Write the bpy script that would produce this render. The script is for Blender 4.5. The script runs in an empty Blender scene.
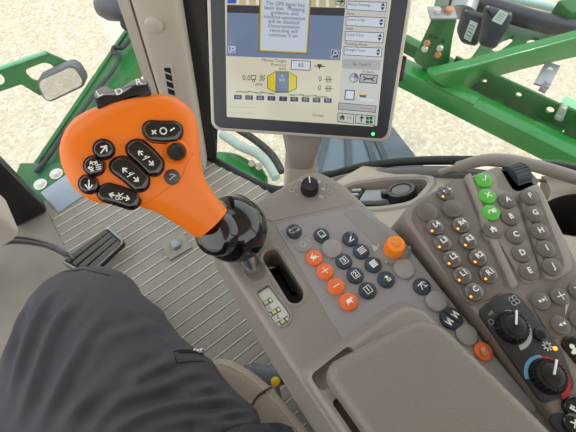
import bpy, bmesh, math, random
from mathutils import Vector, Matrix, noise
from mathutils.bvhtree import BVHTree
random.seed(7)
S = bpy.context.scene
C = S.collection
V = Vector
PI = math.pi
# ------------------------------------------------------------------ camera
FPX = 420.0
TH, PSI = math.radians(60), math.radians(35)
CAM = V((0, 0, 1.15))
HH = V((math.sin(PSI), math.cos(PSI), 0))
RR = V((math.cos(PSI), -math.sin(PSI), 0))
FF = HH*math.cos(TH) - V((0, 0, math.sin(TH)))
UU = HH*math.sin(TH) + V((0, 0, math.cos(TH)))
cd = bpy.data.cameras.new('camera'); cam = bpy.data.objects.new('camera', cd); C.objects.link(cam)
cd.sensor_width = 36; cd.lens = FPX/576*36; cd.clip_start = 0.01; cd.clip_end = 200
cam.location = CAM; cam.rotation_euler = (PI/2-TH, 0, -PSI)
S.camera = cam

def ray(x, y): return FF + RR*((x-288)/FPX) + UU*((216-y)/FPX)
def at_t(x, y, t): return CAM + ray(x, y)*t
def at_z(x, y, z):
    d = ray(x, y); return CAM + d*((z-CAM.z)/d.z)
def at_pl(x, y, p0, n):
    d = ray(x, y); return CAM + d*((p0-CAM).dot(n)/d.dot(n))

# ------------------------------------------------------------------ materials
def lin(c):
    o = []
    for v in c[:3]:
        v /= 255.0
        o.append(v/12.92 if v <= .04045 else ((v+.055)/1.055)**2.4)
    return o
def M(name, col, rough=.5, metal=0, var=.05, scale=30, bump=0, bscale=300, coat=0, spec=.5, dirt=None, dscale=8, damt=.5):
    m = bpy.data.materials.new(name); m.use_nodes = True
    nt = m.node_tree; b = nt.nodes['Principled BSDF']; L = nt.links
    c = lin(col)
    tc = nt.nodes.new('ShaderNodeTexCoord')
    nz = nt.nodes.new('ShaderNodeTexNoise'); nz.inputs['Scale'].default_value = scale; nz.inputs['Detail'].default_value = 4
    L.new(tc.outputs['Object'], nz.inputs['Vector'])
    mx = nt.nodes.new('ShaderNodeMix'); mx.data_type = 'RGBA'
    mx.inputs[6].default_value = [max(0, v*(1-var)) for v in c]+[1]
    mx.inputs[7].default_value = [min(1, v*(1+var)) for v in c]+[1]
    L.new(nz.outputs['Fac'], mx.inputs[0])
    out = mx.outputs[2]
    if dirt:
        n2 = nt.nodes.new('ShaderNodeTexNoise'); n2.inputs['Scale'].default_value = dscale; n2.inputs['Detail'].default_value = 5; n2.inputs['Roughness'].default_value = .6
        L.new(tc.outputs['Object'], n2.inputs['Vector'])
        rp = nt.nodes.new('ShaderNodeValToRGB'); rp.color_ramp.elements[0].position = .44; rp.color_ramp.elements[1].position = .62
        rp.color_ramp.elements[1].color = (damt, damt, damt, 1)
        L.new(n2.outputs['Fac'], rp.inputs[0])
        m2 = nt.nodes.new('ShaderNodeMix'); m2.data_type = 'RGBA'
        L.new(rp.outputs[0], m2.inputs[0]); L.new(out, m2.inputs[6]); m2.inputs[7].default_value = lin(dirt)+[1]
        out = m2.outputs[2]
    L.new(out, b.inputs['Base Color'])
    b.inputs['Roughness'].default_value = rough; b.inputs['Metallic'].default_value = metal
    b.inputs['Coat Weight'].default_value = coat; b.inputs['Coat Roughness'].default_value = .08
    b.inputs['Specular IOR Level'].default_value = spec
    if bump:
        n3 = nt.nodes.new('ShaderNodeTexNoise'); n3.inputs['Scale'].default_value = bscale; n3.inputs['Detail'].default_value = 3
        L.new(tc.outputs['Object'], n3.inputs['Vector'])
        bp = nt.nodes.new('ShaderNodeBump'); bp.inputs['Strength'].default_value = bump; bp.inputs['Distance'].default_value = .001
        L.new(n3.outputs['Fac'], bp.inputs['Height']); L.new(bp.outputs[0], b.inputs['Normal'])
    return m
def EM(name, col, st=1.0, base=None, rough=.3):
    m = bpy.data.materials.new(name); m.use_nodes = True
    b = m.node_tree.nodes['Principled BSDF']
    b.inputs['Base Color'].default_value = lin(base or (20, 20, 20))+[1]
    b.inputs['Emission Color'].default_value = lin(col)+[1]; b.inputs['Emission Strength'].default_value = st
    b.inputs['Roughness'].default_value = rough
    return m

# ------------------------------------------------------------------ objects
WL = {}
def obj(name, bm, mats, parent=None, ang=35, smooth=True, label=None, tri=False):
    me = bpy.data.meshes.new(name)
    bmesh.ops.recalc_face_normals(bm, faces=bm.faces[:]) if tri != 'keep' else None
    bm.to_mesh(me); bm.free()
    if not isinstance(mats, (list, tuple)): mats = [mats]
    for m in mats: me.materials.append(m)
    o = bpy.data.objects.new(name, me); C.objects.link(o)
    lo = V((1e9,)*3); hi = V((-1e9,)*3)
    for v in me.vertices:
        for k in range(3): lo[k] = min(lo[k], v.co[k]); hi[k] = max(hi[k], v.co[k])
    c = (lo+hi)/2
    if parent is None: c.z = lo.z
    me.transform(Matrix.Translation(-c))
    if smooth:
        for p in me.polygons: p.use_smooth = True
        me.set_sharp_from_angle(angle=math.radians(ang))
    o.location = c
    if parent:
        o.parent = parent; o.location = c - WL[parent.name]
    WL[o.name] = c
    if label: o['label'] = label
    return o
def thing(name, label, cat, loc=(0, 0, 0), group=None):
    o = bpy.data.objects.new(name, None); C.objects.link(o); o.location = loc; o.empty_display_size = .05
    WL[o.name] = V(loc); o['label'] = label; o['category'] = cat
    if group: o['group'] = group
    return o
def tag(o, label, cat, group=None):
    o['label'] = label; o['category'] = cat
    if group: o['group'] = group
    return o
def struct(o, label=None):
    o['kind'] = 'structure'
    if label: o['label'] = label
    return o

# ------------------------------------------------------------------ mesh helpers
B = bmesh.new
def merge(bm, tb):
    me = bpy.data.meshes.new('tmp'); tb.to_mesh(me); tb.free(); bm.from_mesh(me); bpy.data.meshes.remove(me)
def face(bm, pts, mi=0):
    f = bm.faces.new([bm.verts.new(p) for p in pts]); f.material_index = mi; return f
def rounded(pts, r, n=5):
    out = []; N = len(pts)
    for i in range(N):
        p = V(pts[i]); a = V(pts[i-1])-p; b = V(pts[(i+1) % N])-p
        rr = r[i] if isinstance(r, (list, tuple)) else r
        if rr <= 0: out.append(p); continue
        d_ = min(rr, a.length*.48, b.length*.48)
        ua = a.normalized(); ub = b.normalized(); th = ua.angle(ub); bis = ua+ub
        if bis.length < 1e-3: out.append(p); continue
        c = p+bis.normalized()*(d_/math.cos(th/2)); r0 = p+ua*d_-c; r1 = p+ub*d_-c; w_ = r0.angle(r1)
        for k in range(n+1):
            t = k/n
            out.append(c+(r0*math.sin((1-t)*w_)+r1*math.sin(t*w_))/math.sin(w_) if w_ > 1e-3 else p)
    return out
def ccw(pts, n):
    s = V((0, 0, 0))
    for i in range(len(pts)): s += (V(pts[i])-V(pts[0])).cross(V(pts[(i+1) % len(pts)])-V(pts[0]))
    return list(pts) if s.dot(n) > 0 else list(reversed(pts))
def inset(pts, n, d):
    N = len(pts); out = []
    for i in range(N):
        p = pts[i]; e1 = (p-pts[i-1]); e2 = (pts[(i+1) % N]-p)
        if e1.length < 1e-9: e1 = e2
        if e2.length < 1e-9: e2 = e1
        n1 = n.cross(e1).normalized(); n2 = n.cross(e2).normalized()
        m = n1+n2
        if m.length < 1e-6: m = n1
        m.normalize(); out.append(p+m*(d/max(.5, m.dot(n1))))
    return out
def loft(bm, rings, cap0=True, cap1=True, mi=0):
    vr = [[bm.verts.new(p) for p in r] for r in rings]; n = len(rings[0])
    for a, b in zip(vr[:-1], vr[1:]):
        for i in range(n):
            j = (i+1) % n
            try: bm.faces.new((a[i], a[j], b[j], b[i])).material_index = mi
            except ValueError: pass
    if cap0: bm.faces.new(list(reversed(vr[0]))).material_index = mi
    if cap1: bm.faces.new(vr[-1]).material_index = mi
    return vr
def slab(bm, pts, depth, n=V((0, 0, 1)), bev=.002, seg=3, mi=0, bottom=None, both=False):
    """solid whose top outline is pts (planar), going down depth, rounded top rim"""
    pts = ccw([V(p) for p in pts], n); rings = []
    if bev > 0:
        for k in range(seg+1):
            a = PI/2*k/seg
            rings.append([p-n*(bev*(1-math.sin(PI/2-a))) for p in inset(pts, n, bev*(1-math.sin(a)))])
    else: rings.append(pts)
    if bottom: low = [bottom(p) for p in pts]
    else: low = [p-n*depth for p in pts]
    if both and bev > 0:
        for k in range(seg+1):
            a = PI/2*k/seg
            rings.append([p-n*(depth-bev*(1-math.sin(a))) for p in inset(pts, n, bev*(1-math.cos(a)))])
    else: rings.append(low)
    loft(bm, list(reversed(rings)), mi=mi)
def box(bm, c, s, rot=None, bev=0, seg=2, mi=0):
    tb = B(); bmesh.ops.create_cube(tb, size=1)
    for v in tb.verts: v.co = V((v.co.x*s[0], v.co.y*s[1], v.co.z*s[2]))
    if bev: bmesh.ops.bevel(tb, geom=tb.edges[:], offset=bev, segments=seg, profile=.5, affect='EDGES', clamp_overlap=True)
    for v in tb.verts: v.co = (rot @ v.co if rot else v.co)+V(c)
    for f in tb.faces: f.material_index = mi
    merge(bm, tb)
def frame_rot(ex, ey, ez): return Matrix((ex, ey, ez)).transposed()
def perp(n):
    a = V((1, 0, 0)) if abs(n.x) < .8 else V((0, 1, 0))
    x = (a-n*a.dot(n)).normalized(); return x, n.cross(x)
def lathe(bm, prof, o, n=V((0, 0, 1)), seg=32, mi=0, cap0=True, cap1=True, mod=None):
    n = n.normalized(); x, y = perp(n); rings = []
    for r, h in prof:
        rings.append([o+n*h+(x*math.cos(2*PI*i/seg)+y*math.sin(2*PI*i/seg))*(r if not mod else mod(r, h, i, seg)) for i in range(seg)])
    loft(bm, rings, cap0, cap1, mi)
def tube(bm, pts, r, seg=10, mi=0, ell=None, up=None):
    pts = [V(p) for p in pts]; n = len(pts); rings = []
    t0 = (pts[1]-pts[0]).normalized()
    x, _ = perp(t0)
    if up: x = (up-t0*up.dot(t0)).normalized()
    for i, p in enumerate(pts):
        t = ((pts[min(i+1, n-1)]-pts[max(i-1, 0)])).normalized()
        x = (x-t*x.dot(t)).normalized(); y = t.cross(x)
        rr = r[i] if isinstance(r, (list, tuple)) else r
        if not isinstance(rr, (list, tuple)): rr = (rr, rr)
        rings.append([p+x*(rr[0]*math.cos(2*PI*k/seg))+y*(rr[1]*math.sin(2*PI*k/seg)) for k in range(seg)])
    loft(bm, rings, mi=mi)
def smooth_path(pts, n=8):
    pts = [V(p) for p in pts]; P = [pts[0]*2-pts[1]]+pts+[pts[-1]*2-pts[-2]]; out = []
    for i in range(1, len(P)-2):
        for k in range(n):
            t = k/n; a, b, c, d = P[i-1:i+3]
            out.append(.5*((2*b)+(c-a)*t+(2*a-5*b+4*c-d)*t*t+(3*b-a-3*c+d)*t**3))
    out.append(pts[-1]); return out
def bar(bm, a, b, w, h, up=V((0, 0, 1)), bev=.004, mi=0):
    a = V(a); b = V(b); d = (b-a); L = d.length; d.normalize(); s = d.cross(up).normalized(); u = s.cross(d)
    box(bm, (a+b)/2, (L, w, h), frame_rot(d, s, u), bev, mi=mi)
def evaluated(bm, mods):
    me = bpy.data.meshes.new('t'); bm.to_mesh(me); bm.free()
    o = bpy.data.objects.new('t', me); C.objects.link(o); extra = []
    for k, kw in mods:
        m = o.modifiers.new('m', k)
        for a, v in kw.items():
            if a == 'cut':
                cm = bpy.data.meshes.new('c'); bmesh.ops.recalc_face_normals(v, faces=v.faces[:]); v.to_mesh(cm); v.free(); co = bpy.data.objects.new('c', cm); C.objects.link(co); extra.append(co)
                m.operation = 'DIFFERENCE'; m.solver = 'EXACT'; m.object = co
            else: setattr(m, a, v)
    dg = bpy.context.evaluated_depsgraph_get(); dg.update()
    e = bpy.data.meshes.new_from_object(o.evaluated_get(dg)); nb = B(); nb.from_mesh(e)
    for x in [o]+extra:
        d = x.data; bpy.data.objects.remove(x); bpy.data.meshes.remove(d)
    bpy.data.meshes.remove(e)
    return nb
def cut(bm, cutter):
    bmesh.ops.recalc_face_normals(bm, faces=bm.faces[:]); return evaluated(bm, [('BOOLEAN', {'cut': cutter})])

# flat printed marks: frame = (origin, ex, ey, n)
def fr(o, ang=0, n=V((0, 0, 1)), ex=None):
    if ex is None: ex = V((math.cos(math.radians(ang)), math.sin(math.radians(ang)), 0))
    ex = (ex-n*ex.dot(n)).normalized(); return (V(o), ex, n.cross(ex), n)
def f2(F, x, y, h=0): return F[0]+F[1]*x+F[2]*y+F[3]*h
def fill(bm, F, pts, sc=1, h=.0003, mi=0):
    return face(bm, ccw([f2(F, x*sc, y*sc, h) for x, y in pts], F[3]), mi)
def stroke(bm, F, pts, w, sc=1, h=.0003, mi=0, closed=False):
    P = [V((x, y)) for x, y in pts]
    if closed: P.append(P[0])
    for a, b in zip(P[:-1], P[1:]):
        d = b-a
        if d.length < 1e-9: continue
        d.normalize(); s = V((-d.y, d.x))*(w/2); e = d*(w*.3)
        fill(bm, F, [(a-e+s)[:], (a-e-s)[:], (b+e-s)[:], (b+e+s)[:]], sc, h, mi)
def circ(cx, cy, r, a0=0, a1=360, n=20, ry=None):
    ry = ry or r
    return [(cx+r*math.cos(math.radians(a0+(a1-a0)*i/n)), cy+ry*math.sin(math.radians(a0+(a1-a0)*i/n))) for i in range(n+1)]
TXT = {}
def text(bm, F, s, size, h=.0003, mi=0, align='CENTER', wx=1, bold=0, dx=0, dy=0):
    key = (s, align, bold)
    if key not in TXT:
        cu = bpy.data.curves.new('t', 'FONT'); cu.body = s; cu.align_x = align; cu.align_y = 'CENTER'; cu.size = 1; cu.resolution_u = 3; cu.offset = bold
        o = bpy.data.objects.new('t', cu); C.objects.link(o)
        dg = bpy.context.evaluated_depsgraph_get(); dg.update()
        e = bpy.data.meshes.new_from_object(o.evaluated_get(dg))
        TXT[key] = ([v.co.copy() for v in e.vertices], [list(p.vertices) for p in e.polygons])
        bpy.data.objects.remove(o); bpy.data.curves.remove(cu); bpy.data.meshes.remove(e)
    vs, fs = TXT[key]
    bv = [bm.verts.new(f2(F, v.x*size*wx+dx, v.y*size+dy, h)) for v in vs]
    for f in fs:
        try: bm.faces.new([bv[i] for i in f]).material_index = mi
        except ValueError: pass
def arrow(bm, F, x0, y0, x1, y1, w, sc=1, h=.0003, mi=0, hd=.45):
    d = V((x1-x0, y1-y0)).normalized(); s = V((-d.y, d.x)); e = V((x1, y1))
    stroke(bm, F, [(x0, y0), (x1, y1)], w, sc, h, mi)
    for k in (1, -1): stroke(bm, F, [(e-d*hd+s*(k*hd*.8))[:], (x1, y1)], w, sc, h, mi)
SKY_ST = 1.3; SUN_ST = 1.2; EXPO = .66; SCREEN_ST = .84/2**EXPO; HY = .38
Z = V((0, 0, 1))
# ------------------------------------------------------------------ palette
TAUPE = M('taupe_plastic', (146, 138, 131), .35, bump=.35, bscale=900, var=.04)
TAUPE_D = M('dark_taupe_plastic', (112, 104, 97), .4, bump=.3, bscale=900, var=.04)
BEIGE = M('beige_plastic', (190, 180, 168), .55, bump=.2, bscale=500, var=.03)
PANEL = M('grey_control_film', (152, 148, 151), .42, var=.03, bump=.1, bscale=1200)
LEATHER = M('taupe_leather_pad', (132, 125, 118), .32, bump=.5, bscale=900, var=.05)
SEAT = M('beige_seat_leather', (158, 140, 124), .5, bump=.9, bscale=300, var=.06)
STITCH = M('cream_stitching', (215, 205, 190), .8)
FLOORM = M('grey_floor_mat', (150, 142, 129), .6, bump=.4, bscale=150, var=.16, scale=14, dirt=(214, 205, 188), dscale=13, damt=.0)
RUBBER = M('black_rubber', (28, 29, 31), .55)
BLACK = M('black_plastic', (24, 24, 26), .35, bump=.15, bscale=700)
GLOSS = M('gloss_black', (8, 9, 12), .12, coat=.6)
BEZEL = M('dark_slate_bezel', (54, 57, 64), .45, bump=.25, bscale=900, var=.06)
ORANGE = M('orange_plastic', (240, 120, 14), .36, var=.03, bump=.12, bscale=700)
ORKEY = M('orange_key', (240, 112, 52), .45, var=.03)
ORKNOB = M('orange_knob', (250, 140, 28), .4)
NAVY = M('navy_key', (44, 55, 72), .38, var=.05)
GRKEY = M('grey_blank_key', (150, 146, 146), .45, var=.03)
TKEY = M('taupe_key', (102, 95, 91), .4, var=.04)
GLKEY = M('glossy_taupe_key', (92, 86, 82), .2, var=.04, coat=.4)
GREENKEY = M('green_key', (84, 186, 66), .4)
WHITE = M('white_print', (238, 238, 234), .5, var=.01)
GREYPR = M('light_grey_print', (190, 190, 188), .5, var=.01)
CHROME = M('brushed_steel', (200, 200, 202), .22, metal=1, var=.05)
STEEL = M('dull_steel', (150, 152, 154), .45, metal=.8, var=.08)
GREEN = M('green_paint', (8, 112, 34), .32, var=.1, scale=6, coat=.25, dirt=(96, 150, 90), dscale=14, damt=.0)
GREEN_D = M('weathered_green_paint', (18, 92, 36), .45, var=.15, scale=8, dirt=(110, 140, 104), dscale=10, damt=.0)
SILVER = M('silver_trim', (196, 190, 182), .4, var=.03)
PANTS = M('charcoal_trouser_cloth', (66, 65, 72), .7, var=.1, scale=25, bump=.25, bscale=2500)
PANTS_D = M('dark_seam_thread', (50, 50, 58), .85)
SHIRT = M('speckled_dark_knit', (62, 64, 70), .95, var=.9, scale=420, bump=.6, bscale=900)
SHOE = M('brown_leather', (70, 56, 46), .6)
LED_O = EM('orange_indicator', (255, 130, 20), 3.0)
LED_G = EM('green_indicator', (60, 255, 90), 4.0)
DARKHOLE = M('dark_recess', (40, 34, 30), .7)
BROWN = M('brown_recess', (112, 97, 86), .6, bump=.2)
CLIM = M('black_dial_panel', (44, 46, 50), .4, var=.25, scale=60, dirt=(92, 90, 88), dscale=60, damt=.0)
# ------------------------------------------------------------------ outside: ground, sky, sun
def ground():
    m = M('pale_gravel', (225, 212, 188), .9)
    nt = m.node_tree; L = nt.links; b = nt.nodes['Principled BSDF']
    tc = nt.nodes.new('ShaderNodeTexCoord'); vo = nt.nodes.new('ShaderNodeTexVoronoi'); vo.inputs['Scale'].default_value = 40
    L.new(tc.outputs['Object'], vo.inputs['Vector'])
    hs = nt.nodes.new('ShaderNodeSeparateColor'); L.new(vo.outputs['Color'], hs.inputs[0])
    rp = nt.nodes.new('ShaderNodeValToRGB'); cr = rp.color_ramp
    cr.elements[0].color = lin((184, 164, 134))+[1]; cr.elements[1].color = lin((216, 206, 188))+[1]
    e = cr.elements.new(.35); e.color = lin((196, 182, 158))+[1]
    e = cr.elements.new(.6); e.color = lin((196, 182, 158))+[1]
    e = cr.elements.new(.1); e.color = lin((186, 174, 156))+[1]
    L.new(hs.outputs[0], rp.inputs[0])
    nz = nt.nodes.new('ShaderNodeTexNoise'); nz.inputs['Scale'].default_value = 1.6; nz.inputs['Detail'].default_value = 5; L.new(tc.outputs['Object'], nz.inputs['Vector'])
    mx = nt.nodes.new('ShaderNodeMix'); mx.data_type = 'RGBA'; mx.blend_type = 'MULTIPLY'; mx.inputs[0].default_value = .12
    L.new(rp.outputs[0], mx.inputs[6]); L.new(nz.outputs['Fac'], mx.inputs[7]); L.new(mx.outputs[2], b.inputs['Base Color'])
    bp = nt.nodes.new('ShaderNodeBump'); bp.inputs['Strength'].default_value = .35; bp.inputs['Distance'].default_value = .012; bp.invert = True
    L.new(vo.outputs['Distance'], bp.inputs['Height']); L.new(bp.outputs[0], b.inputs['Normal'])
    bm = B(); face(bm, [V((-40, -40, -1.7)), V((40, -40, -1.7)), V((40, 40, -1.7)), V((-40, 40, -1.7))])
    struct(obj('ground', bm, m, smooth=False), 'pale gravel yard outside the cab')
ground()
w = bpy.data.worlds.new('sky'); S.world = w; w.use_nodes = True
nt = w.node_tree; bg = nt.nodes['Background']
tc = nt.nodes.new('ShaderNodeTexCoord'); sp = nt.nodes.new('ShaderNodeSeparateXYZ'); rp = nt.nodes.new('ShaderNodeValToRGB')
nt.links.new(tc.outputs['Generated'], sp.inputs[0]); nt.links.new(sp.outputs[2], rp.inputs[0])
rp.color_ramp.elements[0].position = .0; rp.color_ramp.elements[0].color = (1.0, .97, .92, 1)
rp.color_ramp.elements[1].position = .9; rp.color_ramp.elements[1].color = (.80, .88, 1.0, 1)
nt.links.new(rp.outputs[0], bg.inputs[0]); bg.inputs[1].default_value = SKY_ST
sd = bpy.data.lights.new('sun', 'SUN'); so = bpy.data.objects.new('sun', sd); C.objects.link(so)
sd.energy = SUN_ST; sd.angle = math.radians(4); sd.color = (1, .95, .87); so.location = (0, 0, 8)
so.rotation_euler = V((.45, -.5, 1)).to_track_quat('Z', 'Y').to_euler()

# ------------------------------------------------------------------ floor with ribbed mat
WX = lambda y: .403+(.668-y)*.44          # right side window plane
FL = [V((-.95, 1.06, 0)), V((.24, 1.06, 0)), V((WX(.95), .95, 0)), V((WX(-.6), -.6, 0)), V((WX(-.6), -1.0, 0)), V((-.95, -1.0, 0))]
bm = B(); slab(bm, [V((p.x, min(p.y, 1.0 if p.x < .2 else 2), p.z)) for p in FL], .06, bev=0)
# transverse ribs of the mat
y = 1.0; PITCH = .0335; SK = .065
RIDGE = M('lit_mat_ridge', (214, 207, 192), .6, bump=.3, bscale=200, var=.12, scale=30)  # crests paler than the mat: light catching the ribs, put into the colour
def xr(y): return WX(y)-.035
while y > -.55:
    x0 = -.235 if y > .42 else -.6
    pts = [V((x0, y-PITCH+.0055, .0035)), V((min(xr(y), .24 if y > .9 else 9), y-PITCH+.0055, .0035)), V((min(xr(y), .24 if y > .9 else 9), y, .0035)), V((x0, y, .0035))]
    for q in pts: q.y = min(q.y+SK*q.x, 1.0)
    slab(bm, pts, .004, bev=.0012, seg=2)
    xe = pts[1].x-.003
    ya, yb_ = y+.0027+SK*x0, y+.0027+SK*xe
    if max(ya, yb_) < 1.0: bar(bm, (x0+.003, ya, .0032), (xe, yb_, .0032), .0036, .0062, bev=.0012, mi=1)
    y -= PITCH
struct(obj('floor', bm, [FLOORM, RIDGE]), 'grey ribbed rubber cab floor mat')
# small square anchor plate with a bolt on the mat
p = at_z(177, 247, .005)
t = thing('floor_anchor', 'square dusty plate with one round grey bolt on the floor mat', 'anchor', p)
bm = B(); box(bm, p+V((.0, 0, .003)), (.075, .06, .008), bev=.002); obj('plate', bm, FLOORM, t)
bm = B(); lathe(bm, [(.012, 0), (.016, .002), (.016, .010), (.012, .014), (.004, .015)], p+V((0, .004, .006)), seg=20); obj('bolt', bm, STEEL, t)

# ------------------------------------------------------------------ shell: roof, pillars, glass
bm = B(); slab(bm, [V((-1.05, 1.2, 1.78)), V((.3, 1.2, 1.78)), V((WX(.95)+.35, 1.05, 1.78)), V((WX(-.6)+.38, -.6, 1.78)), V((WX(-.6)+.38, -1.1, 1.78)), V((-1.05, -1.1, 1.78))], .1, bev=.02)  # right overhang widened, out of view, to keep the sun off the interior
HT = [V((-.9, HY, 1.9)), V((.38, HY, 1.9)), V((.3, .98, 1.9)), V((-.9, .98, 1.9))]  # opening for an added, unseen hatch that brightens the cab with sky light
ct = B(); slab(ct, rounded(HT, .08), .4, bev=0); bm = cut(bm, ct)
struct(obj('ceiling', bm, BEIGE), 'beige cab roof with an added, unseen glass hatch')
bm = B(); box(bm, (-.02, -1.03, .1), (1.9, .05, .3), bev=.01); struct(obj('wall_rear', bm, BEIGE), 'beige rear cab wall')
GLASS = bpy.data.materials.new('window_glass'); GLASS.use_nodes = True
nt = GLASS.node_tree; nt.nodes.clear(); L = nt.links
out = nt.nodes.new('ShaderNodeOutputMaterial'); tr = nt.nodes.new('ShaderNodeBsdfTransparent'); gl = nt.nodes.new('ShaderNodeBsdfGlossy'); mx = nt.nodes.new('ShaderNodeMixShader')
tr.inputs[0].default_value = (.95, .97, .955, 1); gl.inputs['Roughness'].default_value = .02
mx.inputs[0].default_value = .045; L.new(tr.outputs[0], mx.inputs[1]); L.new(gl.outputs[0], mx.inputs[2]); L.new(mx.outputs[0], out.inputs[0])
def pane(name, pts, n, label):
    bm = B(); slab(bm, pts, .005, n=n.normalized(), bev=0); return struct(obj(name, bm, GLASS, smooth=False), label)
pane('window_1', [V((-.95, 1.075, .03)), V((.16, 1.075, .03)), V((.2, 1.075, 1.68)), V((-.95, 1.075, 1.68))], V((0, -1, 0)), 'windscreen glass')
pane('window_added', [p-V((0, 0, .17)) for p in rounded([V((-.905, HY-.005, 1.9)), V((.385, HY-.005, 1.9)), V((.305, .985, 1.9)), V((-.905, .985, 1.9))], .08)], Z, 'glass roof hatch added to let in sky light')
# sill line of the right window (rises towards the rear)
SILL = [V((WX(.90), .90, .0)), V((WX(.668), .668, .0)), V((WX(.56), .56, .12)), at_pl(335, 171, V((.403, .668, 0)), V((.916, .403, 0))), at_pl(365, 163, V((.403, .668, 0)), V((.916, .403, 0))), at_pl(400, 158.5, V((.403, .668, 0)), V((.916, .403, 0))),
        at_pl(440, 156.5, V((.403, .668, 0)), V((.916, .403, 0))), at_pl(490, 157, V((.403, .668, 0)), V((.916, .403, 0))), at_pl(540, 161, V((.403, .668, 0)), V((.916, .403, 0))), at_pl(585, 168, V((.403, .668, 0)), V((.916, .403, 0)))]
SILL.append(V((WX(-.15), -.15, SILL[-1].z+.04))); SILL.append(V((WX(-.95), -.95, SILL[-2].z+.05)))
NW = V((-.916, -.403, 0)).normalized()
sp_ = smooth_path(SILL, 6)
pane('window_2', [p.copy() for p in sp_]+[V((sp_[-1].x, sp_[-1].y, 1.68)), V((sp_[0].x, sp_[0].y, 1.68))], NW, 'right side window glass')
bm = B(); tube(bm, [p+NW*.012 for p in sp_], [.014 if i < 18 else .010 for i in range(len(sp_))], seg=12); struct(obj('trim_2', bm, RUBBER), 'black rubber seal along the right window sill')
# inner padded ledge inside the seal
bm = B(); tube(bm, [p+NW*.035+V((0, 0, -.016)) for p in sp_[18:52]], [.014 if i < 20 else max(.003, .014-.0011*(i-20)) for i in range(34)], seg=12); struct(obj('trim_3', bm, M('grey_ledge', (104, 102, 100), .4)), 'grey padded ledge inside the seal')
# windscreen foot rail
bm = B()
slab(bm, [at_z(40, 192, .008), at_z(104, 148, .008), at_z(126, 166, .008), at_z(58, 213, .008)], .05, bev=.004)
struct(obj('trim_4', bm, M('blue_grey_step', (150, 160, 172), .35, var=.08, scale=6)), 'blue-grey foot rail under the windscreen')

# right front pillar (rounded beige cover, leaning slightly)
def pil(z, w, d=.09):
    k = z/.61; c = V((.220+.029*k, .862-.014*k, z)); return c, w, d
bm = B(); rings = []
for z, w in [(.0, .066), (.012, .078), (.03, .083), (.2, .088), (.4, .095), (.64, .102), (1.0, .11), (1.7, .12)]:
    c, w, d = pil(z, w); ring = []
    for k in range(40):
        a = 2*PI*k/40; e = .5
        cx = math.copysign(abs(math.cos(a))**e, math.cos(a)); sy = math.copysign(abs(math.sin(a))**e, math.sin(a))
        ring.append(c+RR*(cx*w/2)+HH*(sy*d/2+.03))
    rings.append(ring)
loft(bm, rings)
pillar = struct(obj('trim_1', bm, BEIGE), 'beige right front pillar cover')
def on_pillar(x, y):
    c0 = pil(.6, .12)[0]; return at_pl(x, y, c0-HH*.016, HH)
# round plug
p = on_pillar(154, 24)
bm = B(); lathe(bm, [(.0235, -.004), (.0235, .0012), (.0222, .002), (.0212, .0004), (.0205, .004), (.018, .0105), (.015, .0125), (.003, .0128)], p, -HH, seg=32); obj('round_plug', bm, BEIGE, pillar)
# slotted vent
pv = [on_pillar(*q) for q in ((160, 64), (173, 64), (181, 112), (168, 112))]
bm = B(); slab(bm, [q-HH*.0025 for q in pv], .005, n=-HH, bev=.0015); obj('vent_surround', bm, BEIGE, pillar)
pv = [on_pillar(*q) for q in ((164, 67), (170.5, 67), (178, 110), (171.5, 110))]
bm = B(); slab(bm, [q-HH*.003 for q in pv], .003, n=-HH, bev=.0005); vb = obj('vent_slot', bm, BLACK, pillar)
for k in range(6):
    t = (k+.5)/6; a = pv[0].lerp(pv[3], t)-HH*.0035; b = pv[1].lerp(pv[2], t+.06)-HH*.0035
    bm = B(); bar(bm, a, b, .004, .0025, up=-HH, bev=.0006); obj('louvre', bm, BEIGE, vb)
# left edge strip and right black seal of the pillar
def strip(name, off0, off1, dep, mat, label, dw=0):
    bm = B(); rings = []
    for z, w in [(.02, .083), (.2, .088), (.64, .102), (1.0, .11), (1.7, .12)]:
        c, w, d = pil(z, w); ex = w/2 if off1 > 0 else -w/2
        a = c+RR*(ex+off0)+HH*dep; b = c+RR*(ex+off1*(1+dw*z))+HH*dep
        rings.append([a, b, b+HH*.02, a+HH*.02])
    loft(bm, rings); struct(obj(name, bm, mat, ang=60), label)
strip('trim_7', -.003, -.027, .0, BEIGE, 'narrow beige strip along the pillar')
strip('trim_5', -.006, .03, .045, RUBBER, 'black rubber seal beside the pillar', .9)
strip('trim_10', .02, .028, .06, M('dark_glass_border', (30, 40, 40), .25), 'dark printed border of the side glass', 3.4)
bm = B(); box(bm, (-.97, 1.0, .85), (.09, .09, 1.7), bev=.02); struct(obj('trim_8', bm, BEIGE), 'left front pillar')
bm = B(); box(bm, (WX(-.9)-.02, -.98, .85), (.1, .1, 1.7), bev=.02); struct(obj('trim_9', bm, BEIGE), 'right rear pillar')

# ------------------------------------------------------------------ right side shelf with tray and cup holder
def shz(y): return .55-.66*(y-.067)
SN = V((0, .66, 1)).normalized(); S0 = V((.5, .067, .55))
def on_shelf(x, y, h=0): return at_pl(x, y, S0+SN*h, SN)
inner = [V((.12, .36, shz(.36))), V((.12, -.6, shz(-.02)))]
edge = [p for p in sp_ if p.y < .47]
out = []
for yy in [.40, .36, .3, .24, .18, .12, .06, 0, -.06, -.12]:
    out.append(V((WX(yy)-.02, yy, shz(yy))))
outl = [V((.20, -.12, shz(-.12)))]+[V((.26, .16, shz(.16))), V((.31, .33, shz(.33))), V((.34, .405, shz(.405)))]+out
bm = B(); slab(bm, outl, .3, n=SN, bev=.004, bottom=lambda p: V((p.x, p.y, .02)))
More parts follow.
